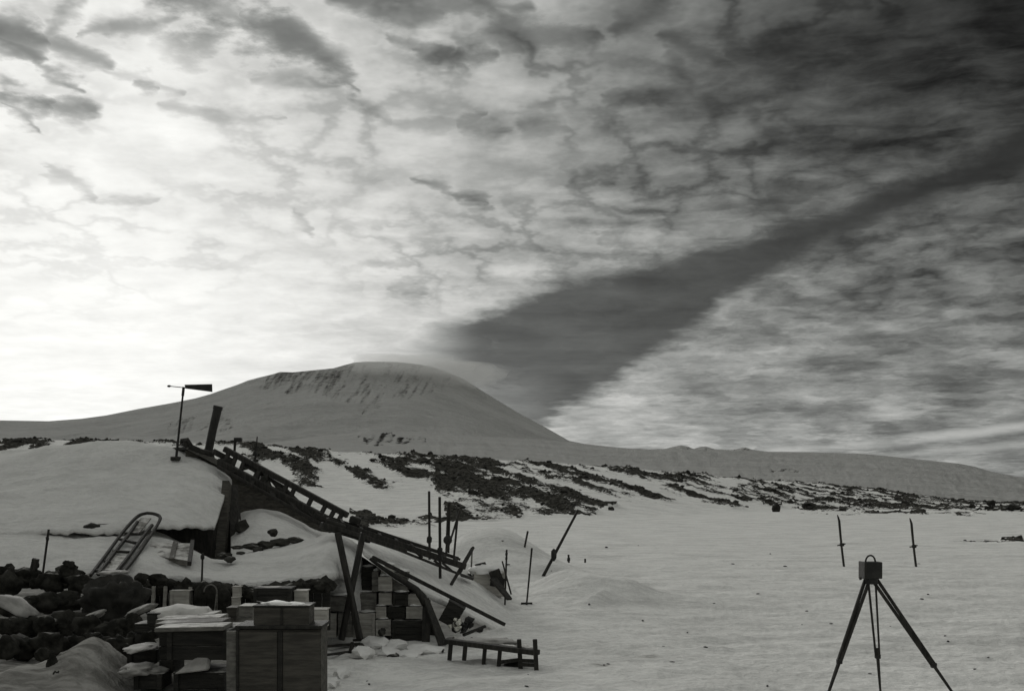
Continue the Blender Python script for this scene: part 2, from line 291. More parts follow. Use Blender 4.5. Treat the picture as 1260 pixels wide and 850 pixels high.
# ------------------------------------------------------------------ ground
CREST = np.array([(-900,560),(-300,548),(0,541),(60,541),(140,543),(220,545),(300,546),(400,555),(520,561),(640,567),(700,571),(800,579),(900,588),(1000,595),(1080,602),(1170,616),(1260,621),(1700,622)], float)
DB = np.array([(-900,105),(300,105),(560,100),(640,101),(720,104),(800,112),(900,130),(1000,160),(1170,185),(1260,200),(1700,200)], float)
def gb(x, y, cx, cy, sx, sy, h, ang=0.0):
    c, s = math.cos(ang), math.sin(ang); dx, dy = x-cx, y-cy
    return h*np.exp(-(((dx*c+dy*s)/sx)**2+((-dx*s+dy*c)/sy)**2))
def H0(x, y):
    x = np.asarray(x, float); y = np.asarray(y, float); r = np.hypot(x, y)
    front = y > 1.0
    yy = np.where(front, y, 1.0)
    u = np.where(front, np.clip(630+F*x/yy, -900, 1700), np.where(x > 0, 1700, -900))
    yd = np.where(front, np.maximum(y, 0.75*r*0+y), r)
    rr = np.where(front & (np.abs(x) < 1.2*yy), yy, r*0.66)
    near = np.exp(-(r/140.0)**2)
    z = (fbm(x*0.06, y*0.10, 3, 4)-0.5)*0.55*np.minimum(r/22, 1)*(near*0.8+0.2)
    z += (fbm(x*0.35+y*0.12, y*0.9, 9, 4)-0.5)*0.16*np.exp(-(r/70)**2)
    ri = 1-np.abs(2*fbm(x*0.5+y*0.25, y*1.5, 21, 3)-1)
    z += (ri-0.7)*0.05*np.exp(-(r/50)**2)
    z += (fbm(x*1.3+y*0.3, y*2.2, 33, 4, 0.6)-0.5)*0.16*np.exp(-(r/55)**2)+(fbm(x*4.5, y*6.0, 35, 3, 0.6)-0.5)*0.05*np.exp(-(r/30)**2)
    # gentle rise towards the camera
    z += 0.40*sstep(-r, -22, -9)*sstep(x, -2.2, -0.6)
    # raised snow round the stores in front of the hut
    edge = -2.25-(y-12)*0.146
    z += 0.65*sstep(edge-x, -0.15, 0.9)*sstep(y, 6, 9)*sstep(-y, -24, -20)
    z += gb(x, y, (195-630)/F*19.2, 19.3, 0.7, 0.6, 0.16)
    z += gb(x, y, (112-630)/F*13, 13, 0.40, 0.8, 0.52) + gb(x, y, (20-630)/F*12.6, 12.6, 0.4, 0.7, 0.26)
    # wind drifts in the lee of the hut
    z += gb(x, y, (592-630)/F*40, 40, 2.1, 4.0, 1.4) + gb(x, y, (640-630)/F*38, 38, 1.6, 3.5, 0.55)
    z += gb(x, y, (705-630)/F*30, 30.5, 0.9, 1.6, 0.55) + gb(x, y, (760-630)/F*28.5, 29.0, 1.3, 1.0, 0.42, 0.25)
    z += gb(x, y, (735-630)/F*27.2, 27.3, 0.25, 0.9, 0.14, -0.5)
    z += gb(x, y, (690-630)/F*35, 35, 0.9, 1.2, 0.3)
    # the rocky ridge behind
    db = np.interp(u, DB[:, 0], DB[:, 1]); dc = db+95
    vc = np.interp(u, CREST[:, 0], CREST[:, 1]); zc = CZ+(HV-vc)/F*dc
    s = np.clip((rr-db)/(dc-db), 0, 1); s2 = s*s*(3-2*s)*0.35+s*0.65
    z = z*(1-0.6*s)+zc*s2
    back = sstep(rr, dc*1.0, dc*2.2)
    z = z*(1-back)+(-14)*back
    return z, s, u, rr, back
ROCKS = [([(290,548),(345,545),(400,554),(425,568),(405,586),(350,592),(315,582)], .50), ([(335,552),(395,560),(400,580),(345,580)], .58),
  ([(425,575),(480,560),(520,560),(535,590),(500,602),(445,599)], .58), ([(455,570),(520,566),(520,594),(450,592)], .62),
  ([(520,560),(600,563),(700,569),(760,577),(830,584),(900,587),(960,592),(1060,600),(1120,611),(1190,620),(1110,624),(1000,627),(950,617),(870,612),(830,617),(740,627),(720,624),(690,630),(640,634),(560,643),(545,637),(540,610),(528,590)], .51),
  ([(528,563),(565,570),(615,600),(645,634),(555,643),(540,610)], .98), ([(640,573),(690,593),(730,620),(700,630),(660,616),(640,600)], .80), ([(600,585),(640,590),(655,628),(640,632)], .74),
  ([(760,588),(800,592),(850,612),(800,618),(740,622)], .66), ([(905,597),(975,594),(974,618),(910,618)], .86), ([(990,600),(1075,604),(1120,614),(1000,618)], .50),
  ([(520,560),(640,564),(760,575),(900,586),(900,592),(760,582),(640,572),(520,568)], .60), ([(900,586),(1000,593),(1080,600),(1180,616),(1180,622),(1080,607),(1000,600),(900,592)], .56),
  ([(0,539),(50,539),(62,546),(100,541),(142,541),(120,560),(60,562),(50,551),(0,551)], .80), ([(-60,545),(10,552),(0,562),(-60,560)], .8),
  ([(150,541),(300,543),(300,549),(150,548)], .56), ([(300,543),(420,553),(520,559),(520,565),(420,560),(300,550)], .56),
  ([(345,588),(395,588),(392,602),(350,600)], .8), ([(425,634),(470,632),(495,640),(490,648),(440,648)], .82), ([(470,641),(560,637),(700,627),(740,626),(740,631),(640,637),(560,645),(480,652)], .56),
  ([(1205,661),(1262,659),(1262,666),(1215,666)], .46), ([(1140,664),(1210,662),(1210,666),(1150,668)], .52), ([(960,620),(1262,616),(1262,631),(1000,634)], .46),
  ([(780,606),(960,618),(960,626),(800,622)], .45)]
def H(x, y, want_rock=False):
    z, s, u, rr, back = H0(x, y)
    sh = np.shape(z)
    m = np.zeros(sh)
    zone = (rr > 40) & (back < 0.5)
    if np.any(zone):
        xx, yy, zz, uu = (np.asarray(q)[zone] for q in (x, y, z, u))
        v = HV-(zz-CZ)/np.asarray(rr)[zone]*F
        ju = (fbm(xx*0.22, yy*0.12, 41, 4)-0.5)*34; jv = (fbm(xx*0.25, yy*0.14, 57, 4)-0.5)*13
        mm = np.zeros(uu.shape)
        for poly, k in ROCKS:
            mm = np.maximum(mm, inpoly(uu+ju, v+jv, poly)*k)
        # streaks of blown snow running down across the rock
        sn = fbm((xx*0.8+yy*0.25)*0.33, (yy-xx*0.25)*0.055, 77, 5)
        mm = np.where(mm > 0, np.clip(mm+(sn-0.5)*2.4, 0, 1), 0)
        m[zone] = mm
        rel = (fbm(xx*0.45, yy*0.22, 91, 5, 0.6)-0.35)*1.5
        z = np.array(z); z[zone] = zz+np.maximum(rel, -0.2)*np.clip((mm-0.3)*2, 0, 1)*np.clip(np.asarray(rr)[zone]/140, 0.25, 1.1)
    return (z, m) if want_rock else z
def mesh_np(name, V, Fq, material, parent=None, attr=None, smooth=True):
    me = bpy.data.meshes.new(name)
    n, f = len(V), len(Fq)
    me.vertices.add(n); me.vertices.foreach_set('co', np.asarray(V, np.float32).ravel())
    me.loops.add(f*4); me.loops.foreach_set('vertex_index', np.asarray(Fq, np.int32).ravel())
    me.polygons.add(f); me.polygons.foreach_set('loop_start', np.arange(f, dtype=np.int32)*4)
    me.polygons.foreach_set('use_smooth', np.full(f, smooth))
    me.update(calc_edges=True); me.validate()
    if attr is not None:
        a = me.attributes.new('rock', 'FLOAT', 'POINT'); a.data.foreach_set('value', np.asarray(attr, np.float32).ravel())
    me.materials.append(material)
    o = bpy.data.objects.new(name, me); C.objects.link(o)
    if parent: o.parent = parent
    return o
def gridfaces(nr, nc, wrap=False):
    i = np.arange(nr-1)[:, None]; j = np.arange(nc if wrap else nc-1)[None, :]
    a = i*nc+j; b = i*nc+(j+1) % nc; c = (i+1)*nc+(j+1) % nc; d = (i+1)*nc+j
    return np.stack([a, b, c, d], -1).reshape(-1, 4)
th = np.concatenate([np.radians(np.linspace(-180, -36, 60, endpoint=False)), np.radians(np.linspace(-36, -27, 50, endpoint=False)), np.radians(np.linspace(-27, 27, 860, endpoint=False)),
                     np.radians(np.linspace(27, 36, 50, endpoint=False)), np.radians(np.linspace(36, 180, 60, endpoint=False))])
rad = np.concatenate([[0.02], np.geomspace(1.0, 8, 30, endpoint=False), np.geomspace(8, 95, 330, endpoint=False), np.geomspace(95, 330, 230, endpoint=False), np.geomspace(330, 3000, 40, endpoint=False), np.geomspace(3000, 60000, 14)])
TH, RA = np.meshgrid(th, rad)
GX, GY = RA*np.sin(TH), RA*np.cos(TH)
GZ, GM = H(GX, GY, True)
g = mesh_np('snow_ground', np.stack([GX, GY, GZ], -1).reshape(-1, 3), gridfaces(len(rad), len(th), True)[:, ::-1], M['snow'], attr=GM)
g['kind'] = 'structure'
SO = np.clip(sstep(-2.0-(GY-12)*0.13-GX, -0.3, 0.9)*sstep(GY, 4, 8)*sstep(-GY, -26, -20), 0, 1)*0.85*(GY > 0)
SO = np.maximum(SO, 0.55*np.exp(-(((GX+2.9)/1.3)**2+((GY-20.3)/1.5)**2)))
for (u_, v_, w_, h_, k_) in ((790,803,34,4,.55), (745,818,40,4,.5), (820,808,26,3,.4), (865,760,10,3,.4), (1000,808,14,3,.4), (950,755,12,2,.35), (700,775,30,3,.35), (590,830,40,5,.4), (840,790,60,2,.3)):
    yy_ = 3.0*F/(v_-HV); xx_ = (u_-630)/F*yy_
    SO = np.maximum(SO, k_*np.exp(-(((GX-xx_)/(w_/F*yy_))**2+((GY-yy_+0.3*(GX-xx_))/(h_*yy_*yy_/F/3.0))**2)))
a_ = g.data.attributes.new('dark_snow', 'FLOAT', 'POINT'); a_.data.foreach_set('value', SO.astype(np.float32).ravel())

def ground_pt(u, v, d0=9.0, d1=400.0):
    dd = np.geomspace(d0, d1, 3000); x = (u-630)/F*dd; z = CZ+(HV-v)/F*dd
    h = H(x, dd); k = np.argmax(z <= h) if np.any(z <= h) else len(dd)-1
    return Vector((x[k], dd[k], h[k]))
def gz(x, y): return float(H(np.array([x]), np.array([y]))[0])

# ------------------------------------------------------------------ mountain and glacier slopes
def far_mesh(name, prof, d0, d1, zb, power, material, relief, rock_polys, urange, nu, nr, seed, rough_uv):
    us = np.concatenate([np.linspace(-2600, urange[0], 60, endpoint=False), np.linspace(urange[0], urange[1], nu), np.linspace(urange[1]+40, 3900, 60)])
    s = np.linspace(0, 1, nr); pr = np.array(prof, float)
    U, S = np.meshgrid(us, s)
    D = d0+(d1-d0)*S
    vc = np.interp(U, pr[:, 0], pr[:, 1]); zc = CZ+(HV-vc)/F*d1
    # smooth the crest corners
    us_ = us; ker = np.exp(-((us_[:, None]-us_[None, :])/90.0)**2); w_ = np.gradient(us_)[None, :]*ker; zs = (w_ @ zc[0])/w_.sum(1)
    Z = zb+(zs[None]-zb)*(S**power)+(zc-zs[None])*sstep(S+(fbm(U/25.0, S*3, seed+31, 3)-0.5)*0.1, 0.80, 1.0)
    Z[-1] = zc[0]
    X = (U-630)/F*D
    V = HV-(Z-CZ)/D*F
    nz = fbm(X/relief[1], D/relief[1]*0.55, seed, 6, 0.55)-0.5
    rd = np.abs(fbm(U/26.0+S*1.5, S*4.0, seed+5, 5, 0.6)-0.5)*2
    rm = np.zeros(U.shape); 
    ju = (fbm(U/14, V/10, seed+9, 4)-0.5)*30; jv = (fbm(U/16, V/9, seed+12, 4)-0.5)*12
    for poly, k in rock_polys: rm = np.maximum(rm, inpoly(U+ju, V+jv, poly)*k)
    st = fbm(U/rough_uv[0]+V/rough_uv[2], V/rough_uv[1], seed+20, 5, 0.6)
    rk = np.where(rm > 0, np.clip(rm+(st-0.5)*1.3, 0, 1), 0)
    Z = Z+nz*relief[0]*np.sin(np.pi*np.clip(S, 0, 1))**0.7-rd*relief[2]*(rm+0.45)*np.clip(S*1.6, 0, 1)*np.clip((1-S)*8, 0, 1)
    # back side
    Db = np.array([1.03, 1.15, 1.5])[:, None]*d1+np.zeros((3, len(us))); fz = np.array([0.93, 0.6, 0.0])[:, None]
    Zb = zb+(zc[-1:]-zb)*fz; Xb = X[-1:]*np.ones((3, 1))
    X = np.vstack([X, Xb]); Y = np.vstack([D, Db]); Z = np.vstack([Z, Zb]); rk = np.vstack([rk, np.zeros((3, len(us)))])
    o = mesh_np(name, np.stack([X, Y, Z], -1).reshape(-1, 3), gridfaces(nr+3, len(us)), material, attr=rk)
    o['kind'] = 'structure'; return o
EREB = [(-2600,575),(-900,545),(-300,522),(-60,516),(0,517),(60,518),(100,515),(130,511),(170,503),(215,495),(240,490),(258,485),(275,479),(290,474),(305,468),(320,464),(333,461),(345,457.5),(360,458),(380,456),(410,453),(424,449),(436,446),(450,445),(470,445),(490,445.5),(505,447),(520,449),(533,452),(545,456),(558,461),(570,466),(600,485),(640,509),(670,525),(700,542),(740,550),(800,560),(1000,580),(1400,590),(3900,597)]
far_mesh('mountain', EREB, 9000, 26000, -40, 1.55, M['mountain'], (330, 2400, 90),
         [([(330,455),(470,446),(540,452),(560,470),(520,490),(430,498),(395,488),(345,480),(310,475)], .40), ([(330,458),(380,455),(345,475),(320,478)], .58), ([(375,456),(440,452),(420,475),(380,470)], .5), ([(200,520),(280,500),(300,530),(210,535)], .36), ([(440,495),(470,490),(480,505),(445,510)], .38)],
         (-100, 1000), 900, 150, 101, (5, 16, 8))
SLOPE = [(-2600,590),(-900,572),(-300,556),(0,548),(150,549),(250,550),(330,545),(400,536),(450,531),(520,532),(600,537),(660,540),(700,543.5),(730,547),(760,550.5),(800,553),(818,552),(828,549.5),(838,547.5),(846,549),(853,552),(862,549.5),(868,549),(880,552.5),(900,553.5),(912,551),(918,550.5),(926,553),(945,555.5),(1000,556),(1060,558),(1090,560.5),(1130,565),(1180,570),(1200,574),(1220,580),(1240,584),(1262,588),(1330,594),(1500,598),(3900,600)]
far_mesh('glacier_slope', SLOPE, 430, 6200, -17, 1.10, M['far_snow'], (26, 900, 20),
         [([(445,537),(470,534),(525,536),(527,543),(452,544)], .52), ([(825,547),(870,549),(865,556),(830,556)], .40), ([(945,568),(965,571),(985,578),(975,580),(950,574)], .55), ([(905,549),(930,551),(925,555),(905,555)], .38)],
         (-100, 1400), 900, 110, 202, (6, 9, 9))

# ------------------------------------------------------------------ mesh helpers
class MB:
    def __init__(s): s.bm = bmesh.new()
    def box_pts(s, p):                                   # eight corners: bottom ring, top ring
        v = [s.bm.verts.new(q) for q in p]
        for f in ((3,2,1,0),(4,5,6,7),(0,1,5,4),(1,2,6,5),(2,3,7,6),(3,0,4,7)): s.bm.faces.new([v[i] for i in f])
        return s
    def beam(s, a, b, w, h=None, up=Vector((0, 0, 1)), w2=None, h2=None):
        h = h or w; w2 = w2 or w; h2 = h2 or h
        d = (b-a).normalized(); sx = d.cross(up)
        if sx.length < 1e-3: sx = d.cross(Vector((0, 1, 0)))
        sx.normalize(); sy = sx.cross(d).normalized()
        q = []
        for p, ww, hh in ((a, w, h), (b, w2, h2)):
            for i, j in ((-1,-1),(1,-1),(1,1),(-1,1)): q.append(p+sx*(i*ww/2)+sy*(j*hh/2))
        return s.box_pts(q)
    def box(s, c, sx, sy, sz, rz=0.0, tilt=0.0, roll=0.0):
        m = Matrix.Rotation(rz, 3, 'Z') @ Matrix.Rotation(roll, 3, 'Y') @ Matrix.Rotation(tilt, 3, 'X')
        q = [Vector(c)+m @ Vector((i*sx/2, j*sy/2, k*sz/2)) for k in (-1, 1) for i, j in ((-1,-1),(1,-1),(1,1),(-1,1))]
        return s.box_pts(q)
    def tube(s, pts, rad, n=8, cap=True):
        rings = []
        for i, p in enumerate(pts):
            a = pts[max(i-1, 0)]; b = pts[min(i+1, len(pts)-1)]; d = (b-a).normalized()
            sx = d.cross(Vector((0, 0, 1)))
            if sx.length < 0.05: sx = d.cross(Vector((0, 1, 0)))
            sx.normalize(); sy = sx.cross(d); r = rad[i] if isinstance(rad, (list, tuple)) else rad
            rings.append([s.bm.verts.new(p+sx*math.cos(k*2*math.pi/n)*r+sy*math.sin(k*2*math.pi/n)*r) for k in range(n)])
        for r0, r1 in zip(rings[:-1], rings[1:]):
            for k in range(n): s.bm.faces.new((r0[k], r0[(k+1) % n], r1[(k+1) % n], r1[k]))
        if cap: s.bm.faces.new(rings[0][::-1]); s.bm.faces.new(rings[-1])
        return s
    def lump(s, c, rx, ry, rz, sub=2, rough=0.25, fr=1.6, seed=0, flat=None, rotz=0.0):
        t = bmesh.new(); bmesh.ops.create_icosphere(t, subdivisions=sub, radius=1.0)
        off = Vector((seed*3.17, seed*1.31, seed*7.7)); vs = {}
        m = Matrix.Rotation(rotz, 3, 'Z')
        for v in t.verts:
            p = v.co.copy(); n = mnoise.fractal(p*fr+off, 0.7, 2.1, 3); p = p*(1+rough*n)
            if flat is not None and p.z < flat: p.z = flat
            vs[v.index] = s.bm.verts.new(Vector(c)+m @ Vector((p.x*rx, p.y*ry, p.z*rz)))
        for f in t.faces: s.bm.faces.new([vs[v.index] for v in f.verts])
        t.free(); return s
    def slab(s, poly, off):                              # polygon (list of Vector) extruded by off
        a = [s.bm.verts.new(p) for p in poly]; b = [s.bm.verts.new(p+off) for p in poly]; n = len(a)
        s.bm.faces.new(a); s.bm.faces.new(b[::-1])
        for i in range(n): s.bm.faces.new((a[i], b[i], b[(i+1) % n], a[(i+1) % n]))
        return s
    def build(s, name, material, parent=None, smooth=False, bevel=0.0, jit=0.0):
        bmesh.ops.recalc_face_normals(s.bm, faces=s.bm.faces[:])
        if bevel: bmesh.ops.bevel(s.bm, geom=s.bm.edges[:], offset=bevel, segments=1, affect='EDGES')
        if jit:
            for v in s.bm.verts: v.co += Vector([random.uniform(-jit, jit) for _ in range(3)])
        root = parent
        while root is not None and root.parent is not None: root = root.parent
        if root is not None: L = root.location.copy()
        else:
            L = Vector(); n = len(s.bm.verts)
            for v in s.bm.verts: L += v.co
            L /= max(n, 1); L.z = min(v.co.z for v in s.bm.verts)
        for v in s.bm.verts: v.co -= L
        me = bpy.data.meshes.new(name); s.bm.to_mesh(me); s.bm.free()
        for p in me.polygons: p.use_smooth = smooth
        me.materials.append(material)
        o = bpy.data.objects.new(name, me); C.objects.link(o)
        if parent: o.parent = parent
        else: o.location = L
        return o
def tag(o, label, cat, group=None):
    o['label'] = label; o['category'] = cat
    if group: o['group'] = group
    return o
def thing(name, label, cat, loc, group=None):
    o = bpy.data.objects.new(name, None); C.objects.link(o); o.location = loc; o.empty_display_size = 0.2
    return tag(o, label, cat, group)
def cr(p, t):                                            # Catmull-Rom through a list
    n = len(p)-1; k = min(int(t*n), n-1); f = t*n-k
    p0, p1, p2, p3 = p[max(k-1, 0)], p[k], p[k+1], p[min(k+2, n)]
    return 0.5*((2*p1)+(p2-p0)*f+(2*p0-5*p1+4*p2-p3)*f*f+(3*p1-p0-3*p2+p3)*f**3)
def loft(name, rows, nu, nv, material, parent, amp=0.05, fr=0.7, thick=0.25, seed=0, edge_amp=0.0):
    rows = [[P(*c) for c in r] for r in rows]
    G = []
    for j in range(nv+1):
        tv = j/nv
        line = []
        for i in range(nu+1):
            tu = i/nu
            col = [cr(r, tu) for r in rows]; p = cr(col, tv)
            w = math.sin(math.pi*min(max(tv, 0.03), 0.97))**0.3
            n = mnoise.fractal(Vector((p.x*fr+seed, p.y*fr*0.7, seed*1.3)), 0.8, 2.0, 4)
            n2_ = mnoise.fractal(Vector((p.x*2.6+seed, p.y*2.1, 3.3+seed)), 0.9, 2.1, 4)
            p = p+Vector((0, 0, (amp*n+0.035*n2_)*w))
            if edge_amp and j in (nv, nv-1): p.z += edge_amp*mnoise.noise(Vector((p.x*3.1, seed, 0.3)))+edge_amp*0.6*mnoise.noise(Vector((p.x*8.3, seed, 2.3)))
            line.append(p)
        G.append(line)
    bm = MB(); b = bm.bm
    top = [[b.verts.new(p) for p in l] for l in G]
    bot = [[b.verts.new(p-Vector((0, 0, thick))) for p in l] for l in G]
    for j in range(nv):
        for i in range(nu):
            b.faces.new((top[j][i], top[j][i+1], top[j+1][i+1], top[j+1][i])); b.faces.new((bot[j][i], bot[j+1][i], bot[j+1][i+1], bot[j][i+1]))
    for i in range(nu):
        b.faces.new((top[0][i], bot[0][i], bot[0][i+1], top[0][i+1])); b.faces.new((top[nv][i], top[nv][i+1], bot[nv][i+1], bot[nv][i]))
    for j in range(nv):
        b.faces.new((top[j][0], top[j+1][0], bot[j+1][0], bot[j][0])); b.faces.new((top[j][nu], bot[j][nu], bot[j+1][nu], top[j+1][nu]))
    return bm.build(name, material, parent, smooth=True), G

# ------------------------------------------------------------------ the hut
hut = thing('hut', 'long wooden hut half buried in snow, with its gable and snow covered roof', 'hut', P(300, 760, 26))
up_rows = [[(-420,600,37),(-200,585,37),(0,570,36),(120,560,35),(200,556,34),(240,556,32),(262,566,31),(284,592,29.5)],
           [(-420,585,33),(-200,566,32.5),(0,553.5,31.5),(70,547,30),(140,544.5,29.2),(200,547,28.6),(240,560,28.2),(284,590,28.0)],
           [(-420,600,30),(-200,585,29.5),(0,572,28.5),(70,567,28),(140,565,27.6),(200,568,27.4),(245,576,27.3),(285,596,27.5)],
           [(-420,625,26),(-200,615,26),(0,605,25.6),(70,602,25.4),(140,602,25.3),(200,603,25.4),(245,604,25.8),(276,611,26.2)],
           [(-420,660,22.6),(-200,658,22.5),(0,656,22.4),(70,655,22.4),(140,653,22.6),(195,646,23.4),(240,645,24.0),(264,646,24.6)]]
roof_snow, RG = loft('roof_snow', up_rows, 110, 70, M['roof_snow'], hut, amp=0.10, fr=0.55, thick=0.08, seed=1, edge_amp=0.085)
low_rows = [[(-420,640,25),(-200,638,24.6),(0,640,24.4),(100,645,24.4),(190,654,24.6),(235,674,24.2),(270,690,23.6),(310,680,24.1),(350,672,24.4),(385,662,24.4),(408,655,24.4),(425,660,24.4),(445,672,24)],
            [(-420,665,22.4),(-200,662,22.2),(0,662,22.0),(100,664,22),(190,668,22.2),(235,682,22.2),(270,694,22.1),(310,688,22.2),(350,682,22.3),(385,668,22.6),(408,660,22.8),(425,668,22.8),(445,685,22.6)],
            [(-420,688,20.8),(-200,686,20.7),(0,684,20.6),(100,686,20.6),(190,690,20.7),(235,697,20.8),(270,703,20.9),(310,700,20.9),(350,696,21),(385,686,21.2),(408,680,21.4),(425,684,21.6),(440,700,21.9)],
            [(-420,706,19.9),(-200,704,19.8),(0,703,19.8),(100,705,19.8),(190,709,19.9),(235,711,20),(270,712,20),(310,716,20),(350,712,20.1),(385,711,20.2),(408,705,20.5),(422,708,21.2),(434,716,21.6)]]
low_snow, LG = loft('lower_roof_snow', low_rows, 120, 50, M['roof_snow'], hut, amp=0.07, fr=0.8, thick=0.14, seed=4, edge_amp=0.06)
# snow banked against the gable
mb_rows = [[(284,634,27.4),(305,628,27.6),(330,626,28),(360,636,28.2),(392,654,28.6),(404,657,28.6)],
           [(284,650,26.4),(305,640,26.4),(335,637,26.6),(365,645,26.8),(392,657,27),(408,661,27)],
           [(284,666,25.3),(305,662,25.2),(335,664,25.2),(365,664,25.4),(392,664,25.6),(412,666,25.6)],
           [(284,690,24.3),(305,690,24.2),(335,690,24.2),(365,684,24.4),(392,676,24.6),(412,672,24.6)]]
bank, _ = loft('snow_bank', mb_rows, 50, 36, M['roof_snow'], hut, amp=0.08, fr=1.0, thick=0.5, seed=8)
# gable wall of horizontal boards
gd = Vector((0.77, 0.64, 0)).normalized(); gn = Vector((gd.y, -gd.x, 0))
pk = P(228, 551, 27.75); tan_r = 2.12/4.34
nb = 15; bh = 0.21
for k in range(nb):
    z0 = pk.z-0.05-bh*(k+1); z1 = z0+bh-0.012
    s_top = (pk.z-0.03-z1)/tan_r; s_bot = (pk.z-0.03-z0)/tan_r
    s_bot = min(s_bot, 4.25); s_top = min(s_top, 4.25)
    sl_ = 0.75 if k > 1 else 0.0
    a = lambda s_, z_, o_: Vector((pk.x, pk.y, 0))+gd*s_+Vector((0, 0, z_))+gn*o_
    o_ = random.uniform(0, 0.012)
    m = MB().box_pts([a(sl_, z0, o_+.03), a(s_bot, z0, o_+.03), a(s_bot, z0, o_), a(sl_, z0, o_), a(sl_, z1, o_+.03), a(s_top, z1, o_+.03), a(s_top, z1, o_), a(sl_, z1, o_)])
    m.build('plank', M['crate_wood'], hut)
# roof sheet down the far side and its barge board along the gable edge
ax = Vector((-0.64, 0.77, 0)).normalized()
e0 = pk+Vector((0, 0, 0.03)); e1 = e0+gd*4.6+Vector((0, 0, -tan_r*4.6))
MB().slab([e0+gn*0.12, e1+gn*0.12, e1+ax*11, e0+ax*11], Vector((0, 0, -0.06))).build('roof', M['dark_wood'], hut)
MB().beam(e0+gn*0.15+Vector((0, 0, -0.0)), e1+gn*0.15, 0.05, 0.14).build('barge_board', M['grey_wood'], hut, bevel=0.006)
# right wall under the eave
w0 = pk+gd*4.2; w0.z = 0
MB().slab([w0, w0+ax*10, w0+ax*10+Vector((0, 0, 2.0)), w0+Vector((0, 0, 2.0))], gd*0.05).build('side_wall', M['crate_wood'], hut)
# porch corner: upright post with torn boarding beneath the overhanging roof snow
MB().beam(P(272, 690, 25.4), P(279, 594, 26.6), 0.22, 0.26, w2=0.2).build('porch_post', M['crate_wood'], hut, jit=0.03)
MB().beam(P(288, 676, 25.8), P(287, 600, 26.9), 0.2, 0.2).build('porch_post', M['dark_wood'], hut, jit=0.03)
MB().slab([P(185, 650, 24.9), P(262, 650, 25.4), P(268, 690, 25.4), P(230, 676, 25.1), P(205, 664, 25.0)], Vector((0, 0.3, 0))).build('porch_wall', M['dark_wood'], hut)
MB().slab([P(268, 640, 25.9), P(292, 622, 26.4), P(296, 668, 26.2), P(268, 690, 25.7)], Vector((0, 0.25, 0))).build('porch_door', M['dark_wood'], hut)
# stove pipe
ch = thing('stove_pipe', 'thick dark stove pipe leaning out of the roof ridge beside the wind vane', 'chimney', P(256, 556, 28.2))
MB().tube([P(255.5, 560, 28.2), P(262, 528, 28.2), P(268.3, 501, 28.2)], [0.105, 0.105, 0.112], 16).build('pipe', M['iron'], ch, smooth=False)
MB().tube([P(267.6, 504, 28.2), P(268.6, 499.5, 28.2)], 0.122, 16).build('rim', M['iron'], ch)
MB().tube([P(254.8, 563, 28.2), P(257, 553, 28.2)], [0.2, 0.125], 14).build('collar', M['iron'], ch)
# wind vane
wv = thing('wind_vane', 'wind vane with a tapered tail and arrow on a thin pole on the snowy roof', 'wind vane', P(216.5, 564, 27.6))
MB().tube([P(216.5, 566, 27.6), P(225.6, 480, 27.6)], [0.034, 0.024], 8).build('pole', M['iron'], wv)
MB().tube([P(224.8, 487, 27.6), P(226, 476, 27.6)], 0.036, 8).build('swivel', M['iron'], wv)
MB().slab([P(227, 473.2, 27.6), P(260.5, 472.4, 27.6), P(260.8, 482, 27.6), P(228, 477.8, 27.6)], Vector((0, 0.05, 0))).build('tail', M['iron'], wv)
MB().tube([P(209, 475, 27.62), P(228, 477, 27.62)], 0.012, 6).build('arrow_rod', M['iron'], wv)
MB().lump(P(208, 475, 27.62), 0.055, 0.03, 0.032, 1, 0.0).build('arrow_tip', M['iron'], wv)
MB().box(P(216.2, 563.5, 27.55), 0.2, 0.2, 0.07).build('foot_block', M['dark_wood'], wv)
for k, (du, dv) in enumerate(((-4, 1.5), (3.5, 1.8))):
    MB().lump(P(216+du, 563.5+dv, 27.5), 0.05, 0.05, 0.045, 1, 0.2, seed=k).build('stone', M['rock'], wv)

# things along the roof edge
for k, (u0, v0, u1, v1, w) in enumerate(((224, 545, 250, 556, .16), (232, 550, 262, 559, .12), (226, 541, 234, 549, .2), (262, 555, 284, 566, .16))):
    lab = ['short dark board at the very peak of the gable, left of the stove pipe', 'dark board lying under the foot of the stove pipe', 'small upturned dark board end left of the stove pipe', 'dark board right of the stove pipe, above the ladder'][k]
    tag(MB().beam(P(u0, v0, 27.6), P(u1, v1, 27.9), w, 0.10).build('board', M['dark_wood'], None, jit=0.02), lab, 'board', 'boards lying on the roof ridge')
def rails(name, label, cat, lines, rungs, group=None):
    t = thing(name, label, cat, P(*lines[0][0]), group)
    for (a, b, w, nm) in [(l[0], l[1], l[2], l[3]) for l in lines]:
        MB().beam(P(*a), P(*b), w, w).build(nm, M['dark_wood'], t, bevel=w*0.12)
    (a0, b0), (a1, b1) = (lines[0][0], lines[0][1]), (lines[1][0], lines[1][1])
    for f in rungs:
        p = P(*a0).lerp(P(*b0), f); q = P(*a1).lerp(P(*b1), f)
        MB().beam(p, q, 0.11, 0.06).build('rung', M['dark_wood'], t)
    return t
lad = rails('roof_ladder', 'long dark ladder lying down the edge of the gable roof', 'ladder',
      [((276, 552, 27.7), (428, 634, 27.0), 0.14, 'rail'), ((270, 569, 27.5), (420, 648, 26.8), 0.18, 'rail')], [.04, .1, .17, .3, .36, .52, .58, .72, .83, .9, .96])
sl2 = rails('roof_sledge', 'dark sledge with slatted bed lying on the roof below the ladder', 'sledge',
      [((268, 574, 27.3), (408, 652, 26.6), 0.08, 'runner'), ((302, 572, 27.6), (352, 601, 27.4), 0.09, 'runner')], [.1, .3, .5, .7, .9])
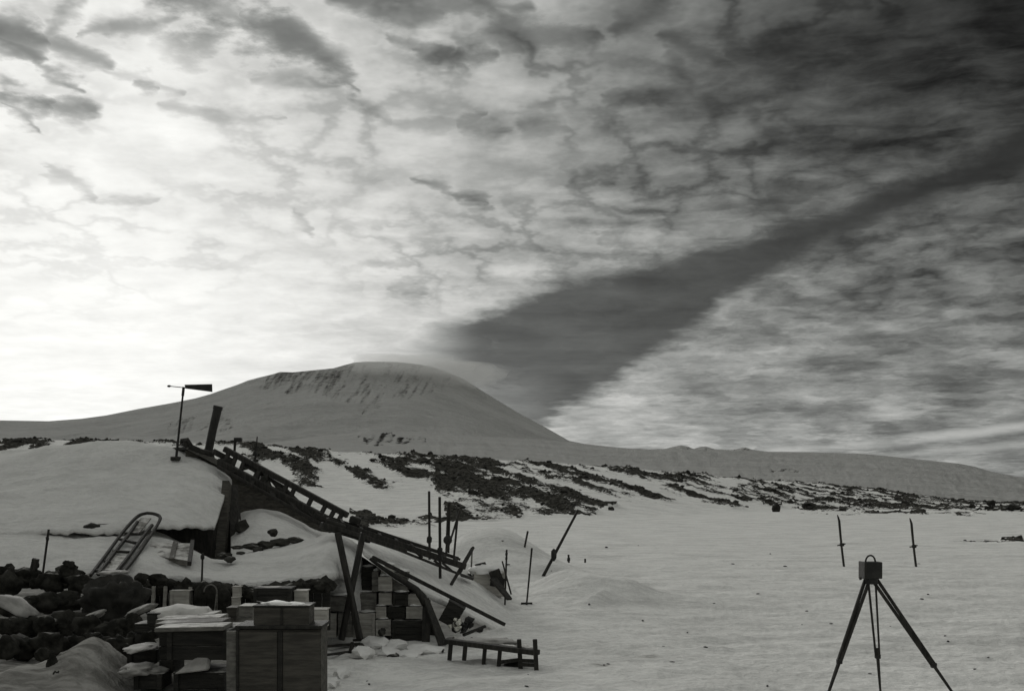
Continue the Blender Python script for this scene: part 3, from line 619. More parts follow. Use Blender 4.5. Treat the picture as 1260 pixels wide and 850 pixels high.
MB().box(P(276, 570, 27.6), 0.34, 0.3, 0.24, 0.4).build('load', M['canvas'], sl2, bevel=0.03)
MB().box(P(345, 606, 27.3), 0.30, 0.3, 0.22, 0.4, 0, 0.5).build('load', M['canvas'], sl2, bevel=0.03)
MB().box(P(324, 590, 27.4), 0.18, 0.3, 0.15, 0.4, 0, 0.5).build('load', M['canvas'], sl2, bevel=0.03)
MB().box(P(398, 640, 26.9), 0.55, 0.3, 0.18, 0.3, 0, 0.5).build('load', M['canvas'], sl2, bevel=0.03)
ip = thing('instrument_post', 'short post with a small box at its top, behind the roof ladder', 'post', P(288, 562, 28.6))
MB().beam(P(288, 566, 28.6), P(289.5, 540, 28.6), 0.055).build('post', M['dark_wood'], ip)
MB().box(P(293, 541, 28.6), 0.19, 0.16, 0.11).build('box', M['iron'], ip, bevel=0.01)
for k, (u0, v0, u1, v1, d, r, lab) in enumerate(((313, 575, 316.5, 537, 28.2, .03, 'thin pointed pole standing behind the roof ladder, right of the boxed post'),)):
    o = thing('pole', lab, 'pole', P(u0, v0, d)); MB().tube([P(u0, v0, d), P(u1, v1, d)], [r*1.3, r*0.5], 7).build('shaft', M['dark_wood'], o)
    MB().lump(P((u0*.55+u1*.45), (v0*.55+v1*.45), d), r*2, r*2, r*3, 1, .1).build('binding', M['iron'], o)

# stacked sledges carried by the shear legs
sd_ = thing('sledge_stack', 'long dark sledges laid together from the crossed posts down to the snow', 'sledges', P(405, 650, 22.6))
for (a, b, w, nm) in (((402, 640, 22.4), (572, 697, 24.4), .13, 'runner'), ((398, 634, 22.9), (566, 688, 24.9), .055, 'runner'), ((440, 645, 22.9), (564, 686, 24.8), .04, 'rail'),
                      ((415, 650, 22.3), (500, 678, 23.1), .09, 'runner'), ((395, 646, 22.2), (455, 664, 22.8), .14, 'runner'), ((470, 668, 22.9), (565, 706, 24.0), .05, 'rail')):
    MB().beam(P(*a), P(*b), w, w).build(nm, M['dark_wood'], sd_, bevel=w*0.1)
for f in [.12, .25, .38, .5, .62, .74, .86, .95]:
    a = P(402, 640, 22.4).lerp(P(572, 697, 24.4), f); b = P(398, 634, 22.9).lerp(P(566, 688, 24.9), f)
    MB().beam(a, b+Vector((0, 0, .03)), 0.05, 0.05).build('crossbar', M['dark_wood'], sd_)
for (u, v, d) in ((512, 682, 23.4), (538, 695, 23.8), (548, 698, 24)):
    MB().beam(P(u-4, v-6, d), P(u+8, v+4, d), .05).build('strap', M['dark_wood'], sd_)
MB().box(P(412, 647, 22.5), 0.42, 0.35, 0.2, 0.1, 0, 0.35).build('load', M['canvas'], sd_, bevel=0.03)
MB().box(P(437, 640, 23.2), 0.24, 0.3, 0.16, 0.1, 0, 0.3).build('load', M['canvas'], sd_, bevel=0.03)
# crossed posts
for k, (a, b, lab) in enumerate((((415.5, 655, 21.0), (443, 783, 20.8), 'crossed post leaning to the left at its top, under the sledges'), ((447, 655, 21.15), (420, 784, 20.95), 'crossed post leaning to the right at its top, under the sledges'))):
    tag(MB().beam(P(*a), P(b[0], b[1]+3, b[2]), 0.105, 0.10, w2=0.115).build('crossed_post', M['dark_wood'], None, bevel=0.012), lab, 'post', 'crossed posts holding up the sledges')

# ------------------------------------------------------------------ drift over the lean-to, with the long pole along its edge
lean = thing('lean_to', 'snow covered lean-to of stores at the right end of the hut', 'lean-to', P(540, 790, 22.5))
dr_rows = [[(430,650,27.5),(470,655,28),(520,668,29),(575,690,30.5),(625,716,31.5),(690,742,29.5)],
           [(436,656,25),(470,668,25.2),(520,684,25.6),(575,705,26.6),(625,735,27),(690,765,26.2)],
           [(442,664,23.3),(480,688,23.4),(530,712,23.8),(580,738,24.4),(630,762,24.8),(690,782,23.8)],
           [(448,678,22.2),(482,704,22.3),(520,726,22.5),(565,748,22.9),(620,776,23.4),(680,796,22.4)]]
drift, _ = loft('roof_snow', dr_rows, 60, 40, M['snow'], lean, amp=0.06, fr=0.9, thick=0.10, seed=12)
o = MB().beam(P(458, 685, 21.9), P(621, 768, 23.2), 0.085, 0.075).build('long_pole', M['dark_wood'], None, bevel=0.01)
tag(o, 'long straight pole sloping down the edge of the snow drift', 'pole')
# dark edge of the lean-to roof beneath the snow
edge = [(455, 686), (470, 697), (485, 707), (500, 716), (512, 724), (520, 734), (523, 742)]
m = MB(); pts = [P(u, v+1, 22.05) for u, v in edge]
m.tube(pts, [.03, .04, .05, .06, .07, .09, .08], 7); m.build('roof_edge', M['dark_wood'], lean, smooth=True)
MB().slab([P(440, 682, 22.9), P(470, 702, 22.9), P(512, 728, 22.9), P(530, 745, 22.9), P(545, 795, 22.9), P(380, 795, 22.9), P(390, 715, 22.9)], Vector((0, 0.15, 0))).build('back_wall', M['dark_wood'], lean)

# snow banked between the lean-to and the hut front
loft('snow_bank', [[(380,704,21.3),(400,690,21.9),(425,676,22.4),(446,690,22.8)], [(384,725,21.2),(402,712,21.7),(425,708,22.0),(446,716,22.6)], [(390,750,21.1),(405,745,21.5),(425,740,21.8),(446,745,22.5)], [(386,800,20.9),(405,800,21.4),(425,800,21.7),(446,800,22.4)]], 30, 30, M['roof_snow'], lean, amp=0.08, fr=1.4, thick=0.3, seed=31)
# stores: packing cases stacked under the drift
def crate(u0, v0, u1, v1, d, label, m='pale_wood', depth=0.45, rz=0.0, group='packing cases stacked at the end of the hut', cap=False, battens=True, name='packing_case', cat='crate', lid=True, tilt=0, capm='grey_snow'):
    a = P(u0, v1, d); b = P(u1, v0, d); w = b.x-a.x; h = b.z-a.z
    t = thing(name, label, cat, Vector(((a.x+b.x)/2, d+depth/2, a.z)), group)
    L = t.location; rot = Matrix.Rotation(rz, 3, 'Z') @ Matrix.Rotation(tilt, 3, 'Y')
    def bx(nm, x0, x1, y0, y1, z0, z1, mm, bv=0.004):
        q = [L+rot @ Vector((x, y, z)) for z in (z0, z1) for x, y in ((x0, y0), (x1, y0), (x1, y1), (x0, y1))]
        return MB().box_pts(q).build(nm, M[mm], t, bevel=bv)
    nbd = max(1, min(4, int(round(h/0.14)))); bh_ = h/nbd
    bx('body', -w/2+.012, w/2-.012, -depth/2+.012, depth/2-.012, 0.004, h-.006, m)
    for k in range(nbd):
        bx('board', -w/2, w/2, -depth/2-.004+random.uniform(-.003, .003), -depth/2+.0105, k*bh_+.005, (k+1)*bh_-.005, m, .002)
    if battens and w > 0.3:
        for sx in (-1, 1): bx('batten', sx*(w/2-.03)-.028, sx*(w/2-.03)+.028, -depth/2-.026, -depth/2-.009, .004, h-.004, m, .002)
    if lid: bx('lid', -w/2-.008, w/2+.008, -depth/2-.012, depth/2+.008, h-.005, h+.012, m, .003)
    if cap:
        c = MB(); c.lump(L+rot @ Vector((0, 0, h+.015)), w*.5, depth*.5, cap if cap is not True else .09, 3, .28, 1.5, seed=random.randint(0, 99), flat=-0.02)
        c.build('snow_cap', M[capm], t, smooth=True)
    return t
cr_list = [
 (468, 696, 484, 708, 22.35, 'pale_wood', 'small pale case at the top of the stack just under the drift'),
 (458, 703, 466, 728, 22.4, 'grey_wood', 'narrow upright case at the top left of the stack of stores'),
 (444, 698, 458, 728, 22.5, 'dark_crate', 'dark case at the top of the stack, right of the crossed posts'),
 (484, 704, 502, 727, 22.4, 'grey_wood', 'grey case under the curve of the drift'),
 (466, 709, 483, 727, 22.3, 'pale_wood', 'pale case second from the top of the stack'),
 (466, 729, 482, 744, 22.3, 'pale_wood', 'palest square case in the middle of the stack'),
 (434, 729, 463, 752, 22.4, 'grey_wood', 'grey case behind the right hand crossed post'),
 (483, 729, 502, 745, 22.3, 'dark_crate', 'dark case right of the palest square case'),
 (502, 731, 519, 744, 22.3, 'pale_wood', 'pale case at the right edge of the stack under the drift'),
 (463, 746, 476, 760, 22.25, 'pale_wood', 'small pale case below the palest square case'),
 (477, 746, 499, 761, 22.25, 'dark_crate', 'dark case in the middle row below a dark case'),
 (500, 746, 520, 761, 22.2, 'pale_wood', 'snow dusted pale case above the large dark case'),
 (440, 754, 461, 784, 22.2, 'pale_wood', 'pale case with a dark hole, lowest beside the crossed posts'),
 (462, 762, 481, 782, 22.2, 'pale_wood', 'pale case low in the stack, left of the large dark case'),
 (482, 763, 522, 788, 22.1, 'dark_crate', 'large dark case lowest at the right of the stack'),
 (396, 754, 414, 784, 21.25, 'pale_wood', 'pale case with a small knot hole left of the crossed posts'),
 (416, 754, 438, 784, 21.25, 'grey_wood', 'grey case between the legs of the crossed posts'),
 (404, 733, 432, 752, 21.25, 'grey_wood', 'grey snow dusted case behind the left hand crossed post'),
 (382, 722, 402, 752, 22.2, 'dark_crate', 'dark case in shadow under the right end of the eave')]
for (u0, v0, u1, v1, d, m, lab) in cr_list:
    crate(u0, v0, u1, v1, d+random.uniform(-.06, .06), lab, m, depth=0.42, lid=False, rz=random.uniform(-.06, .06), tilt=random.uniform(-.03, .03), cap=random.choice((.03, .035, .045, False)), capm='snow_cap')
for (u, v, d) in ((449, 767, 22.17), (412, 763, 22.57), (392, 755, 22.55), (470, 770, 22.17)):
    pass
# upright dark boards closing the right end of the stores
o = MB().beam(P(524, 790, 21.8), P(525, 738, 22.1), 0.16, 0.08).build('upright_board', M['dark_wood'], None, bevel=.008); tag(o, 'dark upright board at the right end of the packing cases', 'board')
o = MB().beam(P(545, 793, 21.5), P(524, 736, 22.0), 0.2, 0.05, w2=0.12).build('leaning_board', M['dark_wood'], None, bevel=.006); tag(o, 'dark board leaning against the right end of the packing cases', 'board')
crate(538, 741, 560, 768, 22.3, 'dark case tipped on its corner beside the pile of bright tins', 'dark_crate', depth=.4, tilt=0.5, group=None, battens=False)
# bright tins and scrap
tins = thing('tin_heap', 'heap of bright crumpled tins and wire beside the tipped dark case', 'tins', P(563, 786, 21.6))
for k in range(16):
    u = random.gauss(563, 7); v = random.gauss(773, 5)
    b = MB().tube([P(u, v, 21.7+random.uniform(-.2, .2)), P(u+random.uniform(-4, 4), v-random.uniform(1, 5), 21.7+random.uniform(-.2, .2))], random.uniform(.03, .06), 8)
    b.build('tin', M['tin'] if k % 3 else M['iron'], tins, jit=.012)
for k in range(10):
    u = random.gauss(566, 10); v = random.gauss(768, 7)
    MB().lump(P(u, v+3, 21.9+random.uniform(-.2, .2)), .09, .08, .07, 1, .4, seed=k).build('scrap', M['iron'], tins)
o = MB().beam(P(570, 781, 21.6), P(597, 770, 22.0), .05, .05).build('stick', M['dark_wood'], None); tag(o, 'short dark stick jutting right out of the heap of tins', 'stick')

# low trestle rack with pegs and an open end
bd = ground_pt(600, 818, d0=14).y; gpy = lambda u, v: ground_pt(u, v, d0=14).y
rk = thing('trestle_rack', 'low dark trestle rack on thin legs standing on the snow beside the tins', 'rack', P(606, 815, bd))
MB().beam(P(549, 788, bd+.5), P(662, 802.5, bd-.4), .16, .085).build('top_rail', M['dark_wood'], rk, bevel=.01)
MB().beam(P(560, 786.0, bd+.9), P(640, 797.5, bd+.2), .12, .05).build('back_rail', M['grey_wood'], rk, bevel=.01)
for (u, v0, v1, d, w) in ((554, 789, 810, bd+.45, .075), (572, 791, 810, bd+.3, .075), (596, 794, 815, bd+.1, .07), (614.5, 797, 817, bd, .07)):
    MB().beam(P(u+1, v0, d), P(u-1.0, v1+2, d), w, w).build('leg', M['dark_wood'], rk, bevel=.008)
for (u, v0, v1, d) in ((639.5, 786, 822, bd-.2), (659, 786, 825, bd-.42)):
    MB().beam(P(u-.8, v0, d), P(u+1.2, v1+2, d), .075, .075).build('end_post', M['dark_wood'], rk, bevel=.008)
for v in (800, 812, 817):
    MB().beam(P(638, v, bd-.2), P(660, v+1, bd-.42), .05, .06).build('crossbar', M['dark_wood'], rk, bevel=.006)
MB().beam(P(616, 814, bd), P(640, 811, bd-.2), .06, .06).build('brace', M['dark_wood'], rk)
MB().slab([P(618, 817, bd+.1), P(640, 812, bd), P(640, 821, bd-.1), P(620, 819, bd)], Vector((0, .3, 0))).build('foot_board', M['dark_wood'], rk)
for k in range(15):
    f = k/14; p = P(551, 786.2, bd+.5).lerp(P(660, 800.2, bd-.38), f); q = P(556, 784.3, bd+1.05).lerp(P(641, 792.5, bd+.55), f)
    MB().beam(p, q+Vector((0, 0, random.uniform(-.012, .02))), random.uniform(.085, .11), .025).build('slat', M['grey_wood' if k % 4 else 'crate_wood'], rk)
MB().lump(P(600, 788.5, bd+.5), .55, .28, .05, 3, .4, 1.5, 3, -.3).build('snow_cap', M['grey_snow'], rk, smooth=True)

# planks and broken snow blocks before the packing cases
for (a, b, w, lab) in (((393, 789, gpy(393,789)-.15), (452, 786, gpy(452,786)-.15), .09, 'long plank lying on the snow before the crossed posts, nearest the cases'), ((395, 795, gpy(395,795)-.15), (450, 791, gpy(450,791)-.15), .08, 'long plank lying second from the cases before the crossed posts'),
                       ((396, 806, gpy(396,806)-.1), (434, 801, gpy(434,801)-.1), .05, 'thin plank lying on the snow nearest the big wooden crate'), ((430, 801, gpy(430,801)-.1), (470, 794, gpy(470,794)-.1), .06, 'short plank lying slantwise among the broken snow blocks')):
    tag(MB().beam(P(*a), P(*b), w, .045).build('plank', M['dark_wood'], None, bevel=.006), lab, 'plank', 'planks lying before the packing cases')
tag(MB().beam(P(431, 803, gpy(431,803)-.1), P(434, 790, gpy(431,803)), .06).build('wood_block', M['dark_wood'], None), 'short block of wood propping the long planks', 'wood block')
def ordn(items, i): return ('leftmost', 'second', 'third', 'fourth', 'fifth', 'sixth', 'seventh', 'eighth', 'ninth', 'tenth', 'eleventh')[sorted(range(len(items)), key=lambda j: items[j][0]).index(i)]
sb = [(462, 790, 17, 9, 20.4, 'snow_cap'), (447, 801, 16, 9, 19.6, 'snow_cap'), (487, 792, 15, 7, 20.6, 'snow_cap'), (520, 797, 22, 6, 20.6, 'snow_cap'), (478, 800, 16, 6, 20, 'snow_cap'), (504, 803, 18, 5, 19.9, 'snow_cap'), (421, 826, 9, 9, 17.8, 'snow_cap'), (408, 838, 10, 8, 17, 'snow_cap')]
for k, (u, v, ru, rv, d, m) in enumerate(sb):
    d = gpy(u, v+rv*.7)
    o = MB().lump(P(u, v+2, d), ru/F*d, .3, rv/F*d, 2, .5, 1.8, seed=k+20).build('snow_block', M[m], None)
    tag(o, 'broken block of snow before the packing cases, %s counted from the left' % ordn(sb, k), 'snow block', 'broken snow blocks before the packing cases')
db = [(467, 788, 8, 6, 20.9), (470, 777, 5, 5, 21.5), (443, 798, 6, 8, 19.9), (452, 793, 9, 4, 20.3), (512, 802, 13, 3, 20.2), (536, 800, 11, 2.5, 20.3), (484, 806, 9, 2, 19.8)]
for k, (u, v, ru, rv, d) in enumerate(db):
    d = gpy(u, v+rv*.6) if v > 780 else d
    o = MB().lump(P(u, v, d), ru/F*d, .16, rv/F*d, 2, .4, 1.8, seed=k+50).build('stone', M['rock'], None)
    tag(o, 'dark stone among the broken snow before the packing cases, %s counted from the left' % ordn(db, k), 'stone', 'dark stones before the packing cases')

# ------------------------------------------------------------------ posts in the snow right of the hut
def stake(name, label, a, b, r0, r1, d, cat='pole', m='dark_wood', foot=False, knot=None, group=None, d2=None, flat=False):
    t = thing(name, label, cat, P(a[0], a[1], d), group)
    A = P(a[0], a[1], d); Bp = P(b[0], b[1], d2 or d); A2 = A-(Bp-A).normalized()*0.3
    if flat: MB().beam(A2, Bp, r0*2, r0*1.3, w2=r1*2, h2=r1*1.3).build('shaft', M[m], t, bevel=.006)
    else: MB().tube([A2, A.lerp(Bp, .5), Bp], [r0, (r0+r1)/2, r1], 8).build('shaft', M[m], t)
    if foot:
        MB().beam(A+Vector((-.14, 0, .02)), A+Vector((.14, 0, .02)), .05).build('foot', M[m], t); MB().beam(A+Vector((0, -.14, .025)), A+Vector((0, .14, .025)), .05).build('foot', M[m], t)
    if knot:
        for f, k in knot: MB().lump(A.lerp(Bp, f), r0*k, r0*k, r0*k*1.6, 1, .12).build('binding', M['iron'], t)
    return t
stake('tall_post', 'leftmost tall square post rising behind the sledges', (528.5, 672), (528, 604), .042, .04, 25.2, 'post', flat=True, knot=[(.12, 1.7)])
stake('tall_post', 'tall square post crossing the lower end of the sledges', (541.5, 694), (541, 611), .045, .042, 23.2, 'post', flat=True, knot=[(.1, 1.6), (.2, 1.5)])
ps = thing('pulley_post', 'thin double pole carrying a dark round block, behind the sledges', 'post', P(549, 670, 27))
MB().tube([P(549, 684, 27), P(551.8, 618, 27)], .03, 7).build('shaft', M['dark_wood'], ps); MB().tube([P(552, 680, 27), P(553.5, 618, 27)], .025, 7).build('shaft', M['dark_wood'], ps)
MB().lump(P(551, 664, 26.9), .115, .1, .12, 2, .08).build('block', M['iron'], ps)
stake('stick', 'slanting stick crossing the pole beside the round block', (546, 690), (566, 628), .02, .03, 26.6, 'stick')
stake('pole', 'thin pole forked with the slanting stick, rightmost behind the sledges', (559, 680), (564, 625), .026, .03, 27.4, 'pole', knot=[(.55, 1.4)])
fk = thing('forked_stick', 'forked stick of two narrow boards leaning over the lower end of the sledges', 'forked stick', P(556, 716, 24.4))
MB().beam(P(555, 719, 24.3), P(581.5, 674, 25.0), .055, .05).build('arm', M['dark_wood'], fk); MB().beam(P(566, 704, 24.4), P(582.5, 673, 25.0), .05, .05).build('arm', M['dark_wood'], fk)
MB().beam(P(581, 674, 25), P(580, 697, 25.4), .035, .03).build('arm', M['grey_wood'], fk)
# snow covered case with a dark side
sc_ = thing('snowed_case', 'snow covered case with a dark open side, behind the long pole', 'crate', P(600, 735, 26.5))
MB().box(P(601, 714, 26.8), .78, .7, .62, .1, .05, .12).build('body', M['pale_wood'], sc_, bevel=.02)
c = MB().lump(P(598, 703, 26.8), .52, .45, .17, 3, .3, 1.4, 5, -.2); c.build('snow_cap', M['snow_cap'], sc_, smooth=True)
MB().beam(P(604, 711, 26.3), P(617, 706, 26.3), .06, .3).build('flap', M['dark_wood'], sc_)
MB().box(P(612, 716, 26.3), .34, .12, .22, 0, 0, .15).build('opening', M['iron'], sc_)
o = MB().beam(P(607, 712, 26.1), P(627, 737, 25.5), .2, .06, w2=.14).build('board', M['dark_wood'], None, bevel=.008); tag(o, 'dark board sliding down from the snow covered case', 'board')
stake('stick', 'thin stick leaning on the right side of the snow covered case', (625, 716), (618, 690), .02, .018, 26.2, 'stick')
for k in range(1):
    MB_ = MB().slab([P(584, 694, 26.6), P(597, 691, 27), P(600, 697, 27), P(590, 697, 26.8)], Vector((0, .2, -.05)))
    o = MB_.build('rag', M['canvas'], None); tag(o, 'small dark cloth lying on top of the snow covered case', 'cloth')
o = MB().slab([P(565, 705, 25.2), P(583, 711, 25.6), P(582, 714, 25.5), P(567, 709, 25.1)], Vector((0, .2, 0))).build('board', M['dark_wood'], None); tag(o, 'short dark board half buried under the forked stick', 'board')
def gstake(name, label, a, b, r0, r1, **k):
    g_ = ground_pt(*a, d0=24); stake(name, label, a, b, r0, r1, g_.y, **k)
stake('bamboo_pole', 'thin bamboo pole with a thick top, left of a pair right of the hut', (621, 752), (623.5, 676), .02, .022, 26.0, knot=[(.93, 1.8), (.86, 1.7)], foot=True)
gstake('bamboo_pole', 'thin bamboo pole on a small cross foot, right of a pair right of the hut', (648, 743), (654.5, 674), .02, .024, foot=True, knot=[(.97, 1.5)])
lp = ground_pt(669, 708, d0=24); dl = lp.y
t = thing('leaning_post', 'stout dark post leaning to the right with a lashing low down', 'post', lp)
MB().beam(P(666.5, 712, dl), P(711.5, 627, dl), .11, .10, w2=.07, h2=.07).build('shaft', M['dark_wood'], t, bevel=.01)
MB().lump(P(681.5, 682, dl-.05), .095, .09, .19, 2, .25, seed=3).build('lashing', M['iron'], t)
gstake('stake', 'short thick stake left of the leaning post', (645.5, 673), (649.5, 653), .05, .05, cat='stake', flat=True)
gstake('stake', 'short dark stake right of the leaning post', (700, 692), (699.5, 682), .055, .06, cat='stake', flat=True, knot=[(.4, 1.4)])
gstake('stake', 'tiny dark stake end showing in the snow farthest right of the leaning post', (720, 692), (720, 687), .04, .04, cat='stake', flat=True)

# pair of skis standing in the snow
for k, (a, b, lab) in enumerate((((1038.8, 697), (1032, 633), 'ski standing upright in the snow, left of the pair'), ((1127.5, 697), (1121, 637), 'ski standing upright in the snow, right of the pair'))):
    g_ = ground_pt(*a, d0=24); d = g_.y
    t = thing('ski', lab, 'ski', g_, 'skis standing upright in the snow')
    A, Bp = P(a[0], a[1], d), P(b[0], b[1], d); A = A+(A-Bp).normalized()*.3
    m = MB(); L = [A.lerp(Bp, f)+Vector((0.05*(f*f-f)*1.6-(.0 if f < .9 else .05*(f-.9)*10), 0, 0)) for f in (0, .2, .4, .6, .8, .9, .96, 1.0)]
    b_ = m.bm; rings = []
    for p_, w in zip(L, (.06, .06, .058, .06, .065, .062, .045, .012)):
        rings.append([b_.verts.new(p_+Vector((sx*w*.62, sy*.03, 0))) for sx, sy in ((-1, -1), (1, -1), (1, 1), (-1, 1))])
    for r0, r1 in zip(rings[:-1], rings[1:]):
        for q_ in range(4): b_.faces.new((r0[q_], r0[(q_+1) % 4], r1[(q_+1) % 4], r1[q_]))
    b_.faces.new(rings[0]); b_.faces.new(rings[-1])
    m.build('blade', M['dark_wood'], t)
    q_ = A.lerp(Bp, .50)
    MB().box(q_+Vector((0, 0, 0)), .16, .09, .12).build('binding', M['iron'], t, bevel=.01); MB().beam(q_+Vector((-.18, -.03, -.03)), q_+Vector((.14, .03, .03)), .04).build('strap', M['iron'], t)

# camera box on its tripod
td = 13.5
tr = thing('tripod', 'long legged wooden tripod on the snow carrying a dark box', 'tripod', Vector(((1071-630)/F*td, td, gz((1071-630)/F*td, td))))
def tleg(u0, v0, u1, v1, d0, d1, split=False):
    a = P(u0, v0, d0); b = P(u1, v1, d1)
    # carry the leg on to the snow
    dirv = (b-a).normalized(); L_ = (b-a).length
    for _ in range(60):
        if b.z <= gz(b.x, b.y)-.03: break
        b = b+dirv*.04
    mid = a.lerp(b, .60)
    side = dirv.cross(Vector((0, 1, 0))).normalized()
    lo = MB().beam(mid-dirv*.12, b, .042, .04, w2=.022, h2=.022).build('leg', M['dark_wood'], tr, bevel=.004)
    for s_ in (-1, 1):
        MB().beam(a+side*(.026*s_ if not split else .045*s_), mid+side*(.015 if not split else .024)*s_, .026 if not split else .022, .04).build('leg_rail', M['dark_wood'], lo, bevel=.003)
    MB().box(mid, .066, .055, .06).build('clamp', M['iron'], lo, bevel=.006)
    MB().tube([b-dirv*.10, b], [.018, .005], 7).build('spike', M['iron'], lo)
tleg(1067, 714, 1020, 850, td, td-.25); tleg(1077, 714, 1171, 850, td, td-.3); tleg(1073, 716, 1083, 846, td+.03, td+.75, True)
MB().tube([P(1071.5, 718, td), P(1071.5, 711.5, td)], .085, 14).build('head', M['iron'], tr)
bxo = thing('camera_box', 'dark box camera with a carrying handle on top of the tripod', 'camera', P(1071.5, 711.5, td))
MB().box(P(1071.5, 701, td), .225, .17, .205, .12).build('body', M['iron'], bxo, bevel=.008)
MB().box(P(1061.5, 701, td-.03), .03, .18, .21, .12).build('front_board', M['dark_wood'], bxo, bevel=.006)
MB().tube([P(1060, 711, td-.1), P(1057.5, 712, td-.1)], .016, 8).build('knob', M['iron'], bxo)
pts = [P(1071+6.0*math.cos(a), 691.5-8.5*math.sin(a), td) for a in np.linspace(0, math.pi, 14)]
MB().tube(pts, .011, 7).build('handle', M['iron'], bxo, smooth=True)

# ------------------------------------------------------------------ things on the lower roof
lz = 22.4
sg = thing('sledge', 'wooden sledge with a curved nose lying up the snowy roof', 'sledge', P(155, 680, 21.5))
def on_low(u, v):                                        # depth on the lower roof snow along a picture ray
    best = None
    for l in LG:
        for p in l:
            uu = 630+F*p.x/p.y; vv = HV-(p.z-CZ)/p.y*F; e = (uu-u)**2+(vv-v)**2
            if best is None or e < best[0]: best = (e, p.y)
    return best[1]
def SP(u, v, lift=.07): p = P(u, v, on_low(u, max(v, 655))-.12 if v > 640 else 24.0-.5*(645-v)/15-.1); return p+Vector((0, 0, lift))
pL = [(111, 708), (130, 683), (150, 656), (163, 641), (172, 633.5), (181, 631)]; pR = [(148, 708), (163, 690), (181, 665), (194, 645), (197, 636), (190, 632), (181, 631)]
dz = lambda v: 19.5+(706-v)*0.051
QL = [P(u, v, dz(v)) for u, v in pL]; QR = [P(u, v, dz(v)) for u, v in pR]
MB().tube([cr(QL, f) for f in np.linspace(0, 1, 26)], .036, 6).build('runner', M['dark_wood'], sg); MB().tube([cr(QR, f) for f in np.linspace(0, 1, 30)], .036, 6).build('runner', M['dark_wood'], sg)
iL = [(121, 706), (140, 681), (158, 658), (169, 642)]; iR = [(141, 706), (157, 686), (175, 662), (187, 646)]
for vs_ in ((637, 655, 173, 186, 158, 171), (683, 701, 139, 158, 124, 143)):
    v0, v1, a0, b0, a1, b1 = vs_
    MB().slab([P(a0, v0, dz(v0)+.02), P(b0, v0, dz(v0)+.02), P(b1, v1, dz(v1)+.02), P(a1, v1, dz(v1)+.02)], Vector((0, .02, -.02))).build('bed_board', M['grey_wood'], sg)
for q_ in (iL, iR): MB().tube([cr([P(u, v, dz(v)-.03) for u, v in q_], f) for f in np.linspace(0, 1, 12)], .04, 6).build('rail', M['dark_wood'], sg)
for (u0, v0, u1, v1, w) in ((154, 656, 172, 657, .07), (148, 663, 168, 668, .08), (140, 678, 158, 679, .10), (118, 702, 142, 703, .09), (129, 690, 135, 692, .05), (182, 660, 172, 676, .04)):
    MB().beam(P(u0, v0, dz(v0)-.03), P(u1, v1, dz(v1)-.03), w, .05).build('crossbar', M['dark_wood'], sg)
# half buried case lid
ld = thing('buried_case', 'flat grey case half buried in the roof snow right of the sledge', 'crate', P(210, 688, 21.6))
MB().slab([P(186, 667, 22.0), P(237, 668, 22.05), P(234, 690, 20.55), P(182, 682, 21.05)], Vector((0, .05, -.1))).build('lid', M['grey_wood'], ld)
MB().beam(P(216, 667, 21.93), P(211, 688, 20.6), .09, .05).build('batten', M['crate_wood'], ld); MB().beam(P(237, 666, 22.0), P(233, 693, 20.4), .07, .08).build('batten', M['dark_wood'], ld)
o = MB().lump(P(112, 650, 22.75), .17, .15, .12, 2, .3, seed=2).build('bundle', M['canvas'], None); tag(o, 'dark bundle lying on the roof snow left of the sledge', 'bundle')
o = MB().slab([P(107, 645, 22.8), P(134, 644, 23.0), P(124, 650, 22.8), P(106, 655, 22.6)], Vector((0, .1, -.08))).build('tarpaulin', M['canvas'], None); tag(o, 'pointed dark tarpaulin beside the bundle on the roof snow', 'tarpaulin')
rst = ((292, 673, 8, 2.5, 24), (310, 672, 10, 4, 24.2), (328, 670, 12, 5, 24.3), (345, 667, 14, 5, 24.5), (362, 664, 10, 4, 24.6), (318, 676, 7, 4, 23.9), (276, 683, 9, 3.5, 22), (283, 688, 6, 4, 21.8), (296, 680, 5, 2, 23.4), (336, 655, 6, 5, 25.0), (297, 648, 8, 9, 25.9))
for k, (u, v, ru, rv, d) in enumerate(rst):
    o = MB().lump(P(u, v, d-.12), ru/F*d, .2, rv/F*d, 2, .4, 1.7, seed=k+70).build('boulder', M['rock'], None)
    tag(o, 'dark stone in the snow between gable and lower roof, %s counted from the left' % ordn(rst, k), 'stone', 'dark stones on the roof between the two snow slopes')
stake('pole', 'thin pole with a cap rising from the lower eave right of the sledge', (247, 752), (249.5, 680), .02, .018, 19.6, knot=[(.93, 2), (.3, 1.6)])
stake('pole', 'thin pole standing in the dark heap at the far left', (53, 703), (60, 651), .02, .022, 19.4, knot=[(.78, 1.6)])

# ------------------------------------------------------------------ eave, fringe and front wall of the hut
ev = [P(u, v, 19.75) for u, v in ((-60, 712), (40, 712), (160, 713), (230, 717), (270, 718), (310, 724), (350, 719), (400, 712))]
for k in range(44):                                       # ragged frozen thatch under the eave
    f = k/43; p = cr(ev, f)
    if p.x > P(60, 700, 19.75).x:
        MB().lump(p+Vector((0, .12, -.05-random.uniform(0, .08))), .16, .16, random.uniform(.09, .15), 2, .5, 2.0, seed=k).build('thatch', M['lump'], hut)
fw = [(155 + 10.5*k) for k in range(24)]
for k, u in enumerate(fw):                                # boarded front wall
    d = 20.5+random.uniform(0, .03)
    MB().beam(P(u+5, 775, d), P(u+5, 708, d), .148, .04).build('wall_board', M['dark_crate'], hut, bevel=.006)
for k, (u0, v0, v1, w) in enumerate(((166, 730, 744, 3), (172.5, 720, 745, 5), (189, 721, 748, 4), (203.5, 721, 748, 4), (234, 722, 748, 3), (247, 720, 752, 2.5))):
    MB().beam(P(u0-1, v1+4, 19.72), P(u0+.5, v0, 19.72), w/F*20, .06).build('batten', M['pale_wood'], hut)
